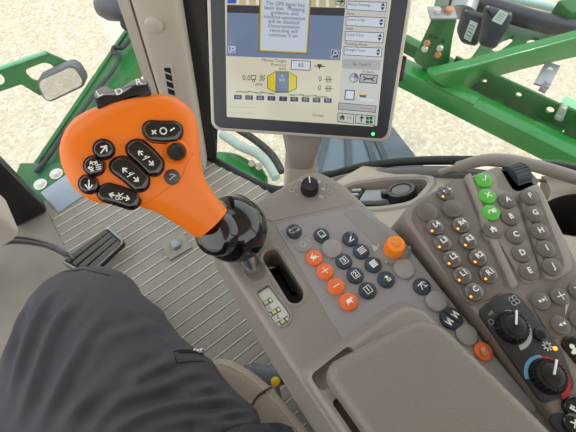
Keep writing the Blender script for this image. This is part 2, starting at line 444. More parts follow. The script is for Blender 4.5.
# tray
tray = rounded([on_shelf(*q) for q in ((330, 196), (352, 184), (392, 179), (426, 179), (428, 184), (412, 202), (380, 207), (345, 207))], .02)
ct = B(); slab(ct, [p+SN*.02 for p in ccw(tray, SN)], .046, n=SN, bev=0); bm = cut(bm, ct)
cupc = on_shelf(582, 214)
ct = B(); lathe(ct, [(.052, -.09), (.058, .0), (.058, .05)], cupc, SN, seg=40); bm = cut(bm, ct)
# recess behind the key console
rec = rounded([on_shelf(*q) for q in ((470, 178), (505, 158), (525, 160), (545, 178), (552, 192), (540, 215), (500, 215))], .02)
ct = B(); slab(ct, [p+SN*.02 for p in ccw(rec, SN)], .06, n=SN, bev=0); bm = cut(bm, ct)
shelf = struct(obj('wall_right', bm, M('pale_shelf', (172, 160, 146), .6, bump=.3, bscale=300, var=.05), ang=30), 'beige moulded side shelf with tray and cup holder')
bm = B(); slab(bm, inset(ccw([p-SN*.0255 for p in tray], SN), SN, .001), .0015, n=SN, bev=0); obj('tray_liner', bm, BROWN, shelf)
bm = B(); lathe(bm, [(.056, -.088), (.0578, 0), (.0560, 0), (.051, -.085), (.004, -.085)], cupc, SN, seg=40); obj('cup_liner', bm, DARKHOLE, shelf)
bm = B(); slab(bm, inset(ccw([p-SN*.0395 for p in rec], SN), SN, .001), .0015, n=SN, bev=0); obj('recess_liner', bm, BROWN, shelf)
# raised lip round the tray
tl = ccw([p for p in tray], SN); o_ = inset(tl, SN, -.018)
bm = B(); loft(bm, [[p+SN*.0005 for p in o_], [p+SN*.004 for p in inset(tl, SN, -.014)], [p+SN*.004 for p in inset(tl, SN, -.004)], [p-SN*.002 for p in tl]], False, False)
obj('tray_rim', bm, M('grey_tray_rim', (160, 152, 142), .55, bump=.2), shelf)
bm = B(); nW = V((.916, .403, 0)); tube(bm, smooth_path([at_pl(*q, V((.403, .668, 0))-nW*.05, nW) for q in ((440, 172), (462, 166), (482, 160.5), (505, 160), (532, 165), (560, 173), (600, 186))], 6), [.006]*5+[.011]*32, seg=16); obj('shelf_rim', bm, TAUPE, shelf)
# things lying in the tray
TB = -SN*.024
p = on_shelf(401, 191)+TB+V((0, .0, 0))
t = thing('knurled_cap', 'round black knurled cap lying in the side shelf tray', 'cap', p)  # a loose cap, not a wheel
bm = B(); lathe(bm, [(.030, 0), (.031, .003), (.031, .026), (.029, .029), (.021, .0295), (.020, .026), (.004, .026)], p, SN, seg=60, mod=lambda r, h, i, s: r*(1-.05*(i % 2)) if .002 < h < .027 and r > .03 else r); obj('knurled_ring', bm, BLACK, t)
bm = B(); lathe(bm, [(.019, .0262), (.019, .028), (.017, .029), (.003, .029)], p, SN, seg=40); obj('cap_face', bm, M('grey_cap_face', (96, 98, 100), .4), t)
bm = B(); bar(bm, p-RR*.028+SN*.015, p-RR*.043+SN*.015, .016, .014, up=SN, bev=.003); obj('tab', bm, BLACK, t)
ex = (at_z(384, 199, .3)-at_z(362, 199, .3)).normalized()
p = on_shelf(376, 191)+TB
t = thing('switch_plate', 'grey plastic plate with a dark round hole lying beside the round black cap', 'plate', p)
rx = (RR-SN*RR.dot(SN)).normalized(); ry = SN.cross(rx)
dx_ = (rx*.85+ry*-.45).normalized(); dy_ = SN.cross(dx_)
bm = B(); bar(bm, p-dx_*.035+SN*.008, p+dx_*.035+SN*.008, .044, .013, up=SN, bev=.003); obj('plate_body', bm, M('grey_plate', (140, 146, 152), .4), t)
bm = B(); lathe(bm, [(.011, 0), (.011, .002), (.002, .002)], p+dx_*.02+SN*.0145, SN, seg=24); obj('hole', bm, BLACK, t, label='dark round hole')
p2 = on_shelf(353, 192)+TB
t = thing('clip_strip', 'dark grey plastic strip with pale clips at the end of the tray', 'clip', p2)
bm = B(); bar(bm, p2-dy_*.03+SN*.008, p2+dy_*.03+SN*.008, .03, .014, up=SN, bev=.003); obj('strip', bm, BLACK, t)
for k in (-1, 0, 1):
    bm = B(); bar(bm, p2+dy_*(k*.018)-dx_*.011+SN*.017, p2+dy_*(k*.018)+dx_*.011+SN*.017, .008, .004, up=SN, bev=.001); obj('clip', bm, M('pale_clip', (170, 172, 172), .5), t)

# ------------------------------------------------------------------ steering column, dash post, brake pedal
t = thing('dash_post', 'black upright dash post at the windscreen beside the brake pedal', 'post', (-.3, 1.02, 0))
bm = B(); box(bm, (-.285, 1.02, .45), (.105, .055, .9), bev=.012); obj('post', bm, BLACK, t)
t = thing('steering_column', 'beige steering column cover above the brake pedal arm', 'steering column', (-.42, .84, 0))
bm = B(); rings = []
for z, x1, y0, y1 in [(.20, -.285, .795, .93), (.21, -.272, .782, .94), (.30, -.275, .80, .95), (.45, -.30, .80, .96), (.62, -.34, .78, .93), (.64, -.36, .80, .9)]:
    rings.append(rounded([V((-.60, y0, z)), V((x1, y0, z)), V((x1, y1, z)), V((-.60, y1, z))], .03))
loft(bm, rings); obj('cover', bm, BEIGE, t)
bm = B(); box(bm, (-.53, .88, .1), (.12, .12, .21), bev=.02); obj('base', bm, BLACK, t)
pa = at_z(4, 241, .10); pb = at_z(42, 243.5, .09); pc = at_z(66, 254, .07); pd = at_z(74, 262, .07)
t = thing('brake_pedal', 'steel brake pedal with ribbed rubber pad on the floor mat', 'pedal', (pc.x, pc.y, 0))
bm = B(); tube(bm, smooth_path([pa-V((.1, 0, -.02)), pa, pb, pc, pd], 6), [(.016, .008)]*25, seg=12, up=Z); obj('arm', bm, M('dark_worn_steel', (92, 92, 92), .35, metal=.6, var=.3, scale=40), t)
pp = [at_z(*q, .075) for q in ((60, 262), (108, 226.5), (125.5, 242), (88, 277))]
bm = B(); slab(bm, rounded(pp, .012), .016, bev=.004); pad = obj('pad', bm, BLACK, t)
# shiny rim and pad ribs
bm = B(); pr = rounded(inset(ccw(pp, Z), Z, .004), .01); tube(bm, [q+V((0, 0, .001)) for q in pr+[pr[0]]], .0035, seg=8); obj('rim', bm, STEEL, pad)
for k in range(4):
    f = (k+.6)/4.2; a = pp[0].lerp(pp[3], f); b = pp[1].lerp(pp[2], f); d = (b-a).normalized()
    bm = B(); bar(bm, a+d*.012+V((0, 0, .002)), b-d*.012+V((0, 0, .002)), .017, .008, bev=.003); obj('rib', bm, M('worn_rubber', (88, 84, 78), .7, bump=.3) if k == 0 else bpy.data.materials['worn_rubber'], pad)
bm = B(); tube(bm, [pc+V((.04, .0, -.01)), pc+V((.06, .03, -.062))], .009, seg=10); obj('spring_post', bm, STEEL, t)
# ================================================================== armrest console
ZC = .82
t = thing('armrest_console', 'taupe armrest console with orange and navy keys beside the orange lever', 'console', (.1, .03, .70))
console = t
outl = rounded([V((.038, .187, ZC)), V((.161, .187, ZC)), V((.174, .158, ZC)), V((.1775, .10, ZC)), V((.1755, .02, ZC)), V((.1695, -.04, ZC)), V((.166, -.1, ZC)), V((.166, -.45, ZC)), V((.036, -.45, ZC)), V((.036, .06, ZC))], [.016, .012, .02, .03, .03, .03, .03, .02, .02, .03], 6)
def zb(y): return .795 if y > .15 else (.795-(.15-y)*.55 if y > .07 else max(.715, .751-(.07-y)*.3))
bm = B(); slab(bm, outl, 0, bev=.006, seg=4, bottom=lambda p: V((p.x-.005 if p.x < .1 else p.x-.004, p.y-(.012 if p.y > .15 else 0), zb(p.y))))
# lever slot
sl = rounded([at_z(*q, ZC) for q in ((261, 257), (268, 249), (277, 249.5), (305, 292), (301, 303), (290, 304))], .009, 6)
ct = B(); slab(ct, [p+Z*.01 for p in sl], .05, bev=0); bm = cut(bm, ct)
lw = rounded([at_z(*q, ZC) for q in ((256.5, 292.5), (268.5, 284.5), (290.5, 314), (288, 324), (277, 326))], [.002, .002, .008, .008, .008], 6)
ct = B(); slab(ct, [p+Z*.01 for p in lw], .0135, bev=0); bm = cut(bm, ct)
obj('body', bm, TAUPE, t, ang=30)
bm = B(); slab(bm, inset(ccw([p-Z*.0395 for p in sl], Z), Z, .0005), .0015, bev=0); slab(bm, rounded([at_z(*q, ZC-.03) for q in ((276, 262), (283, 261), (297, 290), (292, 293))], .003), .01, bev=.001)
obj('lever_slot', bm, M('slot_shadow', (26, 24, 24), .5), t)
# rounded rim of the slot
bm = B(); o1 = ccw(sl, Z); loft(bm, [[p+Z*.0002 for p in inset(o1, Z, -.0035)], [p+Z*.0009 for p in inset(o1, Z, -.0016)], [p-Z*.0005 for p in inset(o1, Z, .0002)], [p-Z*.006 for p in inset(o1, Z, .0002)]], False, False); obj('slot_rim', bm, TAUPE, t)
# white circuit strip seen through the open label window
bm = B(); slab(bm, inset(ccw([p-Z*.0028 for p in lw], Z), Z, .0006), .0006, bev=0)
lab = obj('circuit_strip', bm, M('white_circuit_board', (226, 226, 218), .5), t, label='white circuit strip in an open label slot')
for q in ((266.5, 303), (274.5, 312.5), (283, 322)):
    o = at_z(*q, ZC-.0026); F = fr(o, -2); bm = B()
    fill(bm, F, [(-.0055, -.002), (.0055, -.002), (.0055, .0025), (-.0055, .0025)], 1, 0, 0)
    for xx in (-.004, .004): fill(bm, F, [(xx-.001, -.001), (xx+.001, -.001), (xx+.001, .0015), (xx-.001, .0015)], 1, .0002, 1)
    fill(bm, F, [(-.0018, -.001), (.0018, -.001), (.0018, .002), (-.0018, .002)], 1, .0002, 2)
    obj('circuit_pad', bm, [M('pcb_green', (70, 110, 78), .4) if 'pcb_green' not in bpy.data.materials else bpy.data.materials['pcb_green'], WHITE, M('pcb_chip', (222, 206, 160), .4) if 'pcb_chip' not in bpy.data.materials else bpy.data.materials['pcb_chip']], lab, smooth=False)
for q in ((270, 307.5), (278.5, 317)):
    bm = B(); text(bm, fr(at_z(*q, ZC-.0026), -30), 'L', .005); obj('mark', bm, M('grey_mark', (90, 90, 90)) if 'grey_mark' not in bpy.data.materials else bpy.data.materials['grey_mark'], lab, smooth=False)
# frame of the label window
bm = B(); o1 = ccw(lw, Z); loft(bm, [inset(o1, Z, -.0022), [p+Z*.0009 for p in inset(o1, Z, -.0018)], [p+Z*.0009 for p in inset(o1, Z, -.0004)], [p-Z*.001 for p in inset(o1, Z, 0)]], False, False); obj('label_frame', bm, TAUPE, t)
# front plate and control film
ok = [at_z(250, 213, ZC), at_z(303, 181, ZC), at_z(327, 181, ZC), at_z(357, 203, ZC), at_z(271, 222, ZC)]
bm = B(); slab(bm, [p+Z*.0006 for p in rounded(ok, .003)], .001, bev=.0005, seg=1); obj('front_plate', bm, TAUPE, t)
fm = [at_z(*q, ZC) for q in ((274, 225), (359, 206), (397, 233), (435, 282), (465, 320), (497, 360), (541, 412), (440, 412), (352, 352), (334, 325), (303, 272))]
bm = B(); slab(bm, [p+Z*.0008 for p in rounded(fm, .006)], .0012, bev=.0006, seg=1); obj('control_film', bm, PANEL, t)
gp = [at_z(*q, ZC) for q in ((341, 212), (358, 208), (383, 229), (402, 248), (398, 254), (380, 251))]
bm = B(); slab(bm, [p+Z*.0012 for p in rounded(gp, .006)], .0012, bev=.0004, seg=1); obj('smooth_inlay', bm, M('smooth_grey_inlay', (146, 143, 142), .28), t)

ICON = {}
def I(name):
    def d(f): ICON[name] = f; return f
    return d
@I('eye')
def _(b, F, s):
    stroke(b, F, circ(0, 0, .75, ry=.36), .14, s); stroke(b, F, circ(0, 0, .28), .16, s); stroke(b, F, [(-.8, .35), (-.5, .5)], .12, s); stroke(b, F, [(.8, -.35), (.5, -.5)], .12, s)
@I('doc')
def _(b, F, s):
    stroke(b, F, [(-.42, -.55), (.42, -.55), (.42, .6), (-.42, .6)], .13, s, closed=True); stroke(b, F, circ(0, .05, .2), .12, s); stroke(b, F, [(-.2, -.32), (.2, -.32)], .1, s)
@I('wrench')
def _(b, F, s):
    stroke(b, F, [(-.55, -.45), (.4, .3)], .2, s); stroke(b, F, circ(.5, .38, .25, 80, 380), .16, s); fill(b, F, circ(-.55, -.45, .18)[:-1], s); stroke(b, F, [(-.6, -.5), (.3, -.5)], .14, s)
@I('bell')
def _(b, F, s):
    stroke(b, F, [(-.5, -.3), (-.32, -.1), (-.3, .25), (0, .5), (.3, .25), (.32, -.1), (.5, -.3)], .1, s, closed=True); fill(b, F, circ(0, -.45, .12)[:-1], s)
@I('rabbit')
def _(b, F, s):
    fill(b, F, circ(-.05, -.1, .38, ry=.28)[:-1], s); fill(b, F, circ(-.42, .12, .2)[:-1], s, .0004); stroke(b, F, [(-.35, .2), (.05, .55)], .14, s, .0005); stroke(b, F, [(.2, -.2), (.55, -.4)], .14, s, .0004); stroke(b, F, [(-.3, -.2), (-.5, -.45)], .14, s, .0004)
@I('turtle')
def _(b, F, s):
    fill(b, F, circ(0, 0, .42, ry=.3)[:-1], s); fill(b, F, circ(.5, .12, .17)[:-1], s, .0004); stroke(b, F, [(-.3, -.2), (-.45, -.4)], .16, s, .0004); stroke(b, F, [(.25, -.2), (.3, -.42)], .16, s, .0004)
@I('plus')
def _(b, F, s): stroke(b, F, [(-.45, 0), (.45, 0)], .11, s); stroke(b, F, [(0, -.45), (0, .45)], .11, s, .0004)
@I('minus')
def _(b, F, s): stroke(b, F, [(-.42, 0), (.42, 0)], .12, s)
@I('rows')
def _(b, F, s):
    for k in range(4): stroke(b, F, [(-.55, .42-.28*k), (.55, .42-.28*k)], .14, s)
@I('block')
def _(b, F, s):
    for k in range(4): stroke(b, F, [(-.42, .42-.27*k), (.42, .42-.27*k)], .2, s)
    stroke(b, F, [(-.5, -.5), (-.5, .5)], .1, s, .0004)
for c in '123':
    def _f(b, F, s, c=c): text(b, F, c, 1.0*s, bold=.02); stroke(b, F, [(-.46, -.52), (.46, -.52), (.46, .52), (-.46, .52)], .1, s, closed=True)
    ICON[c] = _f
@I('spray')
def _(b, F, s):
    fill(b, F, [(-.15, .0), (.4, .0), (.25, .4), (-.05, .4)], s); stroke(b, F, circ(-.1, -.1, .42, 90, 270), .1, s); stroke(b, F, [(-.2, -.2), (.5, -.2)], .14, s, .0004); stroke(b, F, [(-.1, -.45), (.4, -.45)], .14, s)
@I('boom')
def _(b, F, s):
    stroke(b, F, [(-.6, .35), (.3, .45)], .15, s); stroke(b, F, [(-.1, .4), (-.45, -.4)], .13, s, .0004); stroke(b, F, [(.0, .4), (.3, -.35)], .13, s, .0004); stroke(b, F, [(.1, -.35), (.6, -.35)], .13, s); stroke(b, F, [(.3, .45), (.6, .1)], .12, s)
@I('park')
def _(b, F, s): text(b, F, 'P', .8*s); stroke(b, F, circ(0, 0, .45), .08, s, .0004); stroke(b, F, circ(0, 0, .65, 125, 235), .09, s); stroke(b, F, circ(0, 0, .65, -55, 55), .09, s)
@I('check')
def _(b, F, s): stroke(b, F, [(-.4, -.05), (-.12, -.36), (.42, .42)], .17, s)
@I('cross')
def _(b, F, s): stroke(b, F, [(-.36, -.36), (.36, .36)], .17, s); stroke(b, F, [(-.36, .36), (.36, -.36)], .17, s, .0004)
@I('list')
def _(b, F, s):
    fill(b, F, [(-.05, -.3), (.6, -.3), (.6, .3), (-.05, .3)], s); stroke(b, F, [(-.55, -.3), (-.55, .1), (-.2, .1)], .13, s); stroke(b, F, [(-.35, .3), (-.15, .1), (-.35, -.1)], .12, s, .0004)
@I('home')
def _(b, F, s): fill(b, F, [(-.55, .02), (0, .55), (.55, .02)], s); fill(b, F, [(-.38, -.42), (-.12, -.42), (-.12, 0), (-.38, 0)], s, .0004); fill(b, F, [(.12, -.42), (.38, -.42), (.38, 0), (.12, 0)], s, .0004); fill(b, F, [(-.15, -.12), (.15, -.12), (.15, .1), (-.15, .1)], s, .0005)
@I('cycle')
def _(b, F, s):
    stroke(b, F, circ(0, 0, .5, 35, 160, 10), .17, s); stroke(b, F, circ(0, 0, .5, 215, 340, 10), .17, s)
    fill(b, F, [(-.74, .22), (-.2, .16), (-.52, -.16)], s, .0004); fill(b, F, [(.74, -.22), (.2, -.16), (.52, .16)], s, .0004)
@I('next')
def _(b, F, s): fill(b, F, [(-.55, -.25), (-.05, 0), (-.55, .25)], s); fill(b, F, [(0, -.25), (.5, 0), (0, .25)], s); stroke(b, F, [(.55, -.28), (.55, .28)], .1, s)
@I('prev')
def _(b, F, s): fill(b, F, [(.55, -.25), (.05, 0), (.55, .25)], s); fill(b, F, [(0, -.25), (-.5, 0), (0, .25)], s)
@I('mute')
def _(b, F, s): stroke(b, F, circ(0, 0, .3, ry=.5), .12, s); stroke(b, F, [(-.5, -.5), (.5, .5)], .14, s, .0004); stroke(b, F, [(-.5, .5), (.5, -.5)], .14, s, .0005)
def letter(c, k=1.0):
    def f(b, F, s): text(b, F, c, k*s, bold=.03)
    return f

def key(parent, px, r, mat, icon=None, ang=0, n=Z, z=ZC, label=None, h=.0028, ink=WHITE, isc=.8, led=None, ell=1, off=(0, 0), name='key', dome=.0006, point=None):
    o = point if point is not None else at_z(px[0], px[1], z)
    bm = B(); lathe(bm, [(r*1.0, -.001), (r, h*.55), (r*.95, h*.85), (r*.86, h), (r*.5, h+dome), (r*.05, h+dome*1.2)], o, n, seg=36)
    k = obj(name, bm, mat, parent, ang=50, label=label)
    F = fr(o+n*(h+dome*1.05), ang, n); F = (F[0]+F[1]*off[0]*r+F[2]*off[1]*r,)+F[1:]
    if icon:
        bm = B(); (ICON[icon] if isinstance(icon, str) else icon)(bm, F, r*isc); obj('symbol', bm, ink, k, smooth=False, tri='keep')
    if led:
        q = o+n*(h*.95)+F[1]*(led[0]*r)+F[2]*(led[1]*r)
        bm = B(); lathe(bm, [(r*.13, -.0002), (r*.13, .0004), (r*.07, .0006), (r*.01, .0007)], q, n, seg=14); obj('indicator_light', bm, LED_O, k)
    return k
def plate(px, s, parent=t, ang=0, mat=PANEL, name='key_plate'):
    F = fr(at_z(*px, ZC), ang); bm = B(); slab(bm, rounded([f2(F, x*s, y*s, .0014) for x, y in ((-1, -1), (1, -1), (1, 1), (-1, 1))], s*.25), .0012, bev=.0005, seg=1); obj(name, bm, mat, parent)
kz = ZC+.0008
plate((294, 232.5), .0088); plate((421.5, 288), .0095, ang=-4)
key(t, (294, 232), .0069, NAVY, 'eye', z=kz+.0006, label='navy key with an eye symbol')
key(t, (321.5, 236), .0069, NAVY, 'doc', z=kz, label='navy key with a page symbol')
key(t, (350, 239.5), .0070, NAVY, 'wrench', z=kz, label='navy key with a wrench symbol')
key(t, (303, 245), .0074, GRKEY, 'bell', z=kz, h=.001, ink=GREYPR, label='flat grey key with a bell symbol')
key(t, (332, 249), .0090, GRKEY, z=kz, label='blank grey key cap above the number three key')
key(t, (314, 258.5), .0071, ORKEY, 'rabbit', z=kz, label='orange key with a rabbit')
key(t, (361, 252), .0071, NAVY, 'rows', z=kz, label='navy key with four white bars')
key(t, (343.6, 262), .0071, NAVY, '3', z=kz, label='navy key numbered three')
key(t, (325, 272), .0072, ORKEY, 'plus', z=kz, isc=.95, label='orange plus key')
key(t, (373, 265.3), .0072, NAVY, 'block', z=kz, label='navy key with a white block')
key(t, (355, 276), .0072, NAVY, '2', z=kz, label='navy key numbered two')
key(t, (336, 287), .0073, ORKEY, 'minus', z=kz, isc=.95, label='orange minus key')
key(t, (367.3, 291), .0073, NAVY, '1', z=kz, label='navy key numbered one')
key(t, (348.5, 302.3), .0075, ORKEY, 'turtle', z=kz, label='orange key with a turtle')
key(t, (386, 280), .0072, NAVY, 'spray', z=kz, label='navy key with a spray symbol')
key(t, (404, 269.3), .0091, GRKEY, z=kz, label='blank grey key cap below the orange knob')
key(t, (421.5, 287), .0072, NAVY, 'boom', z=kz+.0006, label='navy key with a folding arm symbol')
key(t, (436, 302), .0088, GRKEY, z=kz, label='blank grey key cap before the two-way rocker')
key(t, (466, 335), .0086, GRKEY, z=kz, label='blank grey key cap before the parking key')
key(t, (482.5, 352), .0070, ORKEY, 'park', -8, z=kz, label='orange parking key with a circled P')
# two-way rocker
o = at_z(450.5, 319, kz)
bm = B(); lathe(bm, [(.0088, -.001), (.0088, .0025), (.0083, .0033), (.0075, .0036), (.0005, .0036)], o, Z, seg=36); rk = obj('rocker_key', bm, NAVY, t, label='navy two-way rocker key')
F = fr(o+Z*.0037, 10); bm = B()
stroke(bm, F, [(0, -.95), (0, .95)], .14, .0083, .0002, 1)
for s in (-1, 1): stroke(bm, F, [(s*.5-.18, -.35), (s*.5+.12, .4), (s*.5+.2, -.3)], .16, .008); stroke(bm, F, [(s*.5-.3, .3), (s*.5-.18, -.35)], .1, .008, .0004)
obj('symbol', bm, [WHITE, BLACK], rk, smooth=False, tri='keep')

# orange ridged knob with printed arc
o = at_z(393, 250, kz)
ridge = lambda r, h, i, s: r*(1-.085*(i % 2)) if .002 < h < .0116 else r
bm = B(); lathe(bm, [(.0083, 0), (.0085, .0015), (.0083, .0025), (.0080, .0112), (.0073, .0125), (.0054, .0129), (.0049, .0124), (.0004, .0124)], o, Z, seg=48, mod=ridge)
kn = obj('rate_knob', bm, ORKNOB, t, ang=22, label='orange ridged rotary knob')
bm = B(); F = fr(o+Z*.0126, 20); stroke(bm, F, [(0, .2), (0, .8)], .12, .005); stroke(bm, F, circ(0, 0, .55, 100, 330), .1, .005); obj('symbol', bm, GREYPR, kn, smooth=False, tri='keep')
bm = B(); F = fr(o+Z*.0011, 0); stroke(bm, F, circ(0, 0, 1, 200, 335, 18), .14, .0142, .0003); fill(bm, F, [(-1.25, .55), (-1.0, 1.15), (-.75, .75)], .0125); stroke(bm, F, [(-.95, .6), (-.6, .9)], .08, .0125); obj('knob_scale', bm, GREYPR, t, smooth=False, tri='keep')
# black ridged knob on the front plate
o = at_z(309.5, 190, ZC+.0006)
bm = B(); lathe(bm, [(.0082, 0), (.0085, .001), (.0081, .0095), (.0074, .0108), (.0004, .011)], o, Z, seg=40, mod=lambda r, h, i, s: r*(1-.08*(i % 2)) if .0005 < h < .0098 else r)
kn = obj('small_knob', bm, BLACK, t, ang=22, label='small black ridged knob')
bm = B(); F = fr(o+Z*.0112, -30); stroke(bm, F, [(0, .1), (0, .95)], .16, .0075); obj('pointer', bm, WHITE, kn, smooth=False, tri='keep')
bm = B(); F = fr(o, -30)
for k in range(7):
    a = math.radians(200-40*k); stroke(bm, F, [(1.35*math.cos(a), 1.35*math.sin(a)), (1.6*math.cos(a), 1.6*math.sin(a))], .1+.04*k, .0088)
for x, y in ((-1.9, .2), (1.6, -1.1), (2.1, -.3), (1.9, .5)): stroke(bm, F, circ(x, y, .28, n=10), .08, .0088)
obj('knob_scale', bm, GREYPR, t, smooth=False, tri='keep')

# raised plinth and padded lid
bm = B(); pl_ = [V((.0375, .037, ZC+.017)), V((.1435, .034, ZC+.017)), V((.145, -.02, ZC+.017)), V((.145, -.44, ZC+.017)), V((.037, -.44, ZC+.017))]
slab(bm, rounded(pl_, [.010, .02, .01, .01, .01], 6), .018, bev=.006, seg=4, bottom=lambda p: V((p.x+(0.003 if p.x > .1 else 0), p.y+.007 if p.y > 0 else p.y, ZC-.001)))
ct = B(); slab(ct, rounded([V((.0415, .0325, ZC+.03)), V((.078, .0335, ZC+.03)), V((.078, .019, ZC+.03)), V((.0415, .019, ZC+.03))], .004), .022, bev=0); bm = cut(bm, ct)
ct = B(); slab(ct, rounded([V((.0435, .0105, ZC+.03)), V((.060, .0105, ZC+.03)), V((.056, -.41, ZC+.03)), V((.0425, -.41, ZC+.03))], .003), .024, bev=0); bm = cut(bm, ct)
obj('plinth', bm, TAUPE, t, ang=30)
bm = B(); zt = ZC+.047
pd_ = rounded([V((.0465, .0300, zt)), V((.131, .0165, zt)), V((.1365, -.04, zt)), V((.1405, -.10, zt)), V((.146, -.42, zt)), V((.046, -.42, zt))], [.012, .018, .02, .02, .03, .02], 8)
slab(bm, pd_, .026, bev=.0075, seg=6, both=True)
obj('armrest_pad', bm, LEATHER, t, ang=60, label='padded taupe armrest lid')
bm = B(); slab(bm, rounded([V((.044, .010, ZC+.0072)), V((.0595, .010, ZC+.0072)), V((.0555, -.405, ZC+.0072)), V((.043, -.405, ZC+.0072))], .003), .002, bev=0); obj('lid_gap', bm, BROWN, t)
bm = B(); box(bm, (.105, -.2, .36), (.07, .22, .69), bev=.01); box(bm, (.1, -.15, .715), (.12, .3, .03), bev=.006); obj('pedestal', bm, BLACK, t)

# ================================================================== right key console
ZR = .834
t = thing('key_console', 'taupe key console with lettered keys and two climate dials right of the armrest', 'console', (.27, .0, .74))
kc = t
R = lambda x, y, h=0: at_z(x, y, ZR+h)
body = [R(*q) for q in ((403, 217), (407, 206), (420, 195), (498, 164.5), (506, 168), (516, 188), (536.5, 180.5), (542, 186), (556, 216), (577, 258), (625, 345), (660, 450), (590, 465), (520, 372), (476, 312))]
bm = B(); slab(bm, rounded(body, [.006, .005, .01, .004, .004, .002, .003, .003, .01, .01, .01, .02, .02, .03, .03], 5), 0, bev=.004, seg=4, bottom=lambda p: V((p.x+(.006 if p.x < .24 else .004), p.y+(.012 if p.y > .06 else 0), .755)))
tw = [R(*q) for q in ((505, 172), (516, 190), (538, 182), (530, 158), (512, 158))]
obj('body', bm, M('console_taupe', (136, 127, 119), .36, bump=.35, bscale=900, var=.04), t, ang=30)
bm = B(); box(bm, (.27, -.12, .70), (.1, .3, .115), bev=.01); box(bm, (.29, -.15, .33), (.1, .2, .64), bev=.01); obj('pedestal', bm, BLACK, t)
def zone(name, pts, mat, h=.0015, rad=.005, bev=.001, label=None):
    bm = B(); slab(bm, rounded([R(*q, h) for q in pts], rad, 5), h+.001, bev=bev, seg=2); return obj(name, bm, mat, t, label=label)
zone('lamp_key_plate', ((411, 218), (414, 207), (430, 195), (454, 178.5), (464, 180), (506, 287), (500, 294), (470, 308)), TAUPE_D, .0012, .008)
zone('ridge', ((465, 175.5), (471, 172), (490, 223), (519, 285), (512, 289), (487, 232)), TAUPE, .0035, .002, .0011)
zone('menu_key_plate', ((473, 183), (479, 173), (490, 171), (497, 176), (499, 189), (509, 191), (516, 198), (541, 273), (538, 282), (524, 284), (500, 243), (484, 240)), TAUPE, .0022, .007, .0015)
bm = B(); slab(bm, rounded([R(*q, .0035) for q in ((519, 191), (536.5, 183), (543, 190), (572, 257), (573, 270), (556, 280), (545, 278))], .006, 5), .006, bev=.0014, seg=2); obj('letter_key_plate', bm, TAUPE, t)
bm = B(); slab(bm, rounded([R(*q, .0042) for q in ((522, 196), (530, 189.5), (538, 191), (564, 258), (565, 269), (556, 276), (547, 275))], .006, 5), .001, bev=.0006, seg=1); obj('letter_key_inlay', bm, TAUPE_D, t)
zone('dial_panel', ((477, 311), (497, 294.5), (513, 292), (521, 297), (563, 350), (576, 385), (570, 393), (547, 403), (540, 400)), CLIM, .0016, .006, label='black scuffed climate dial panel')
zone('media_key_plate', ((527, 296), (531, 291.5), (560, 281), (600, 270), (625, 322), (600, 330), (556, 338.5), (550, 336)), TAUPE_D, .0016, .006)
zone('phone_key_plate', ((560, 343), (566, 336), (600, 330), (615, 360), (580, 368)), GLOSS, .0016, .005)
zone('hazard_key_plate', ((548, 420), (556, 412), (580, 414), (640, 430), (640, 470), (585, 460)), CLIM, .0016, .006)
LK = dict(z=ZR+.0012, h=.0032, dome=.0009)
key(t, (445, 194), .0076, GLKEY, 'cycle', -4, led=(-.72, -.26), off=(.14, .12), isc=.78, label='taupe key with two circling arrows', **LK)
key(t, (427, 213), .0092, TKEY, label='blank taupe cap left of its twin', **LK)
key(t, (452, 209.5), .0092, TKEY, label='blank taupe cap above the R4 key', **LK)
for px, s in (((434.5, 228), 'L4'), ((460, 226), 'R4'), ((442, 243.7), 'L3'), ((467.5, 242), 'R3'), ((451.3, 260), 'L2'), ((477, 258.5), 'R2'), ((461.5, 276.3), 'L1'), ((487.5, 275.2), 'R1'), ((473, 292.5), 'C')):
    key(t, px, .0075, GLKEY, letter(s, .95), -4, led=(-.72, -.24), off=(.16, .1), isc=.85, label=f'glossy taupe key lettered {s}', **LK)
MK = dict(z=ZR+.0022, h=.003)
key(t, (483, 181), .0077, GREENKEY, 'check', -18, label='green key with a tick', **MK)
key(t, (486.5, 197), .0077, GREENKEY, 'cross', -18, label='green key with a cross', **MK)
key(t, (490, 213.3), .0077, GREENKEY, 'list', -18, label='green key with a menu symbol', **MK)
key(t, (491.5, 231.5), .0076, TKEY, 'home', -22, label='taupe key with a house', **MK)
for px, s in (((506, 201.5), 'A'), ((509.3, 218.3), 'B'), ((514, 236.3), 'C'), ((520.3, 254.5), 'D'), ((527.5, 272.3), 'E')):
    key(t, px, .0076, TKEY, letter(s, 1.05), -20, isc=.85, label=f'taupe key lettered {s}', **MK)
for px, s in (((528.3, 197.5), 'F'), ((533.5, 214.5), 'G'), ((539, 232), 'H'), ((544.8, 249.5), 'I'), ((551.3, 267.5), 'J')):
    key(t, px, .0077, TKEY, letter(s, 1.05), -22, isc=.85, z=ZR+.0042, h=.0026, label=f'taupe key lettered {s}')
DK = dict(z=ZR+.0016, h=.0026)
key(t, (540, 301.5), .0072, TKEY, 'next', -14, label='taupe skip forward key', **DK)
key(t, (558.7, 297), .0072, TKEY, 'plus', -14, isc=1.0, label='taupe volume plus key', **DK)
key(t, (577, 291), .0072, TKEY, 'mute', -14, label='taupe mute key', **DK)
key(t, (559.3, 325.5), .0073, TKEY, 'prev', -14, label='taupe skip back key', **DK)
key(t, (578, 320), .0073, TKEY, 'minus', -14, label='taupe volume minus key', **DK)
bm = B(); F = fr(R(566.5, 309, .0017), 0); fill(bm, F, [(-.006, -.003), (.004, .0042), (.0058, .0018)]); obj('volume_wedge', bm, GREYPR, t, smooth=False, tri='keep')
key(t, (540, 334.5), .0053, BLACK, label='small plain black key', **DK)
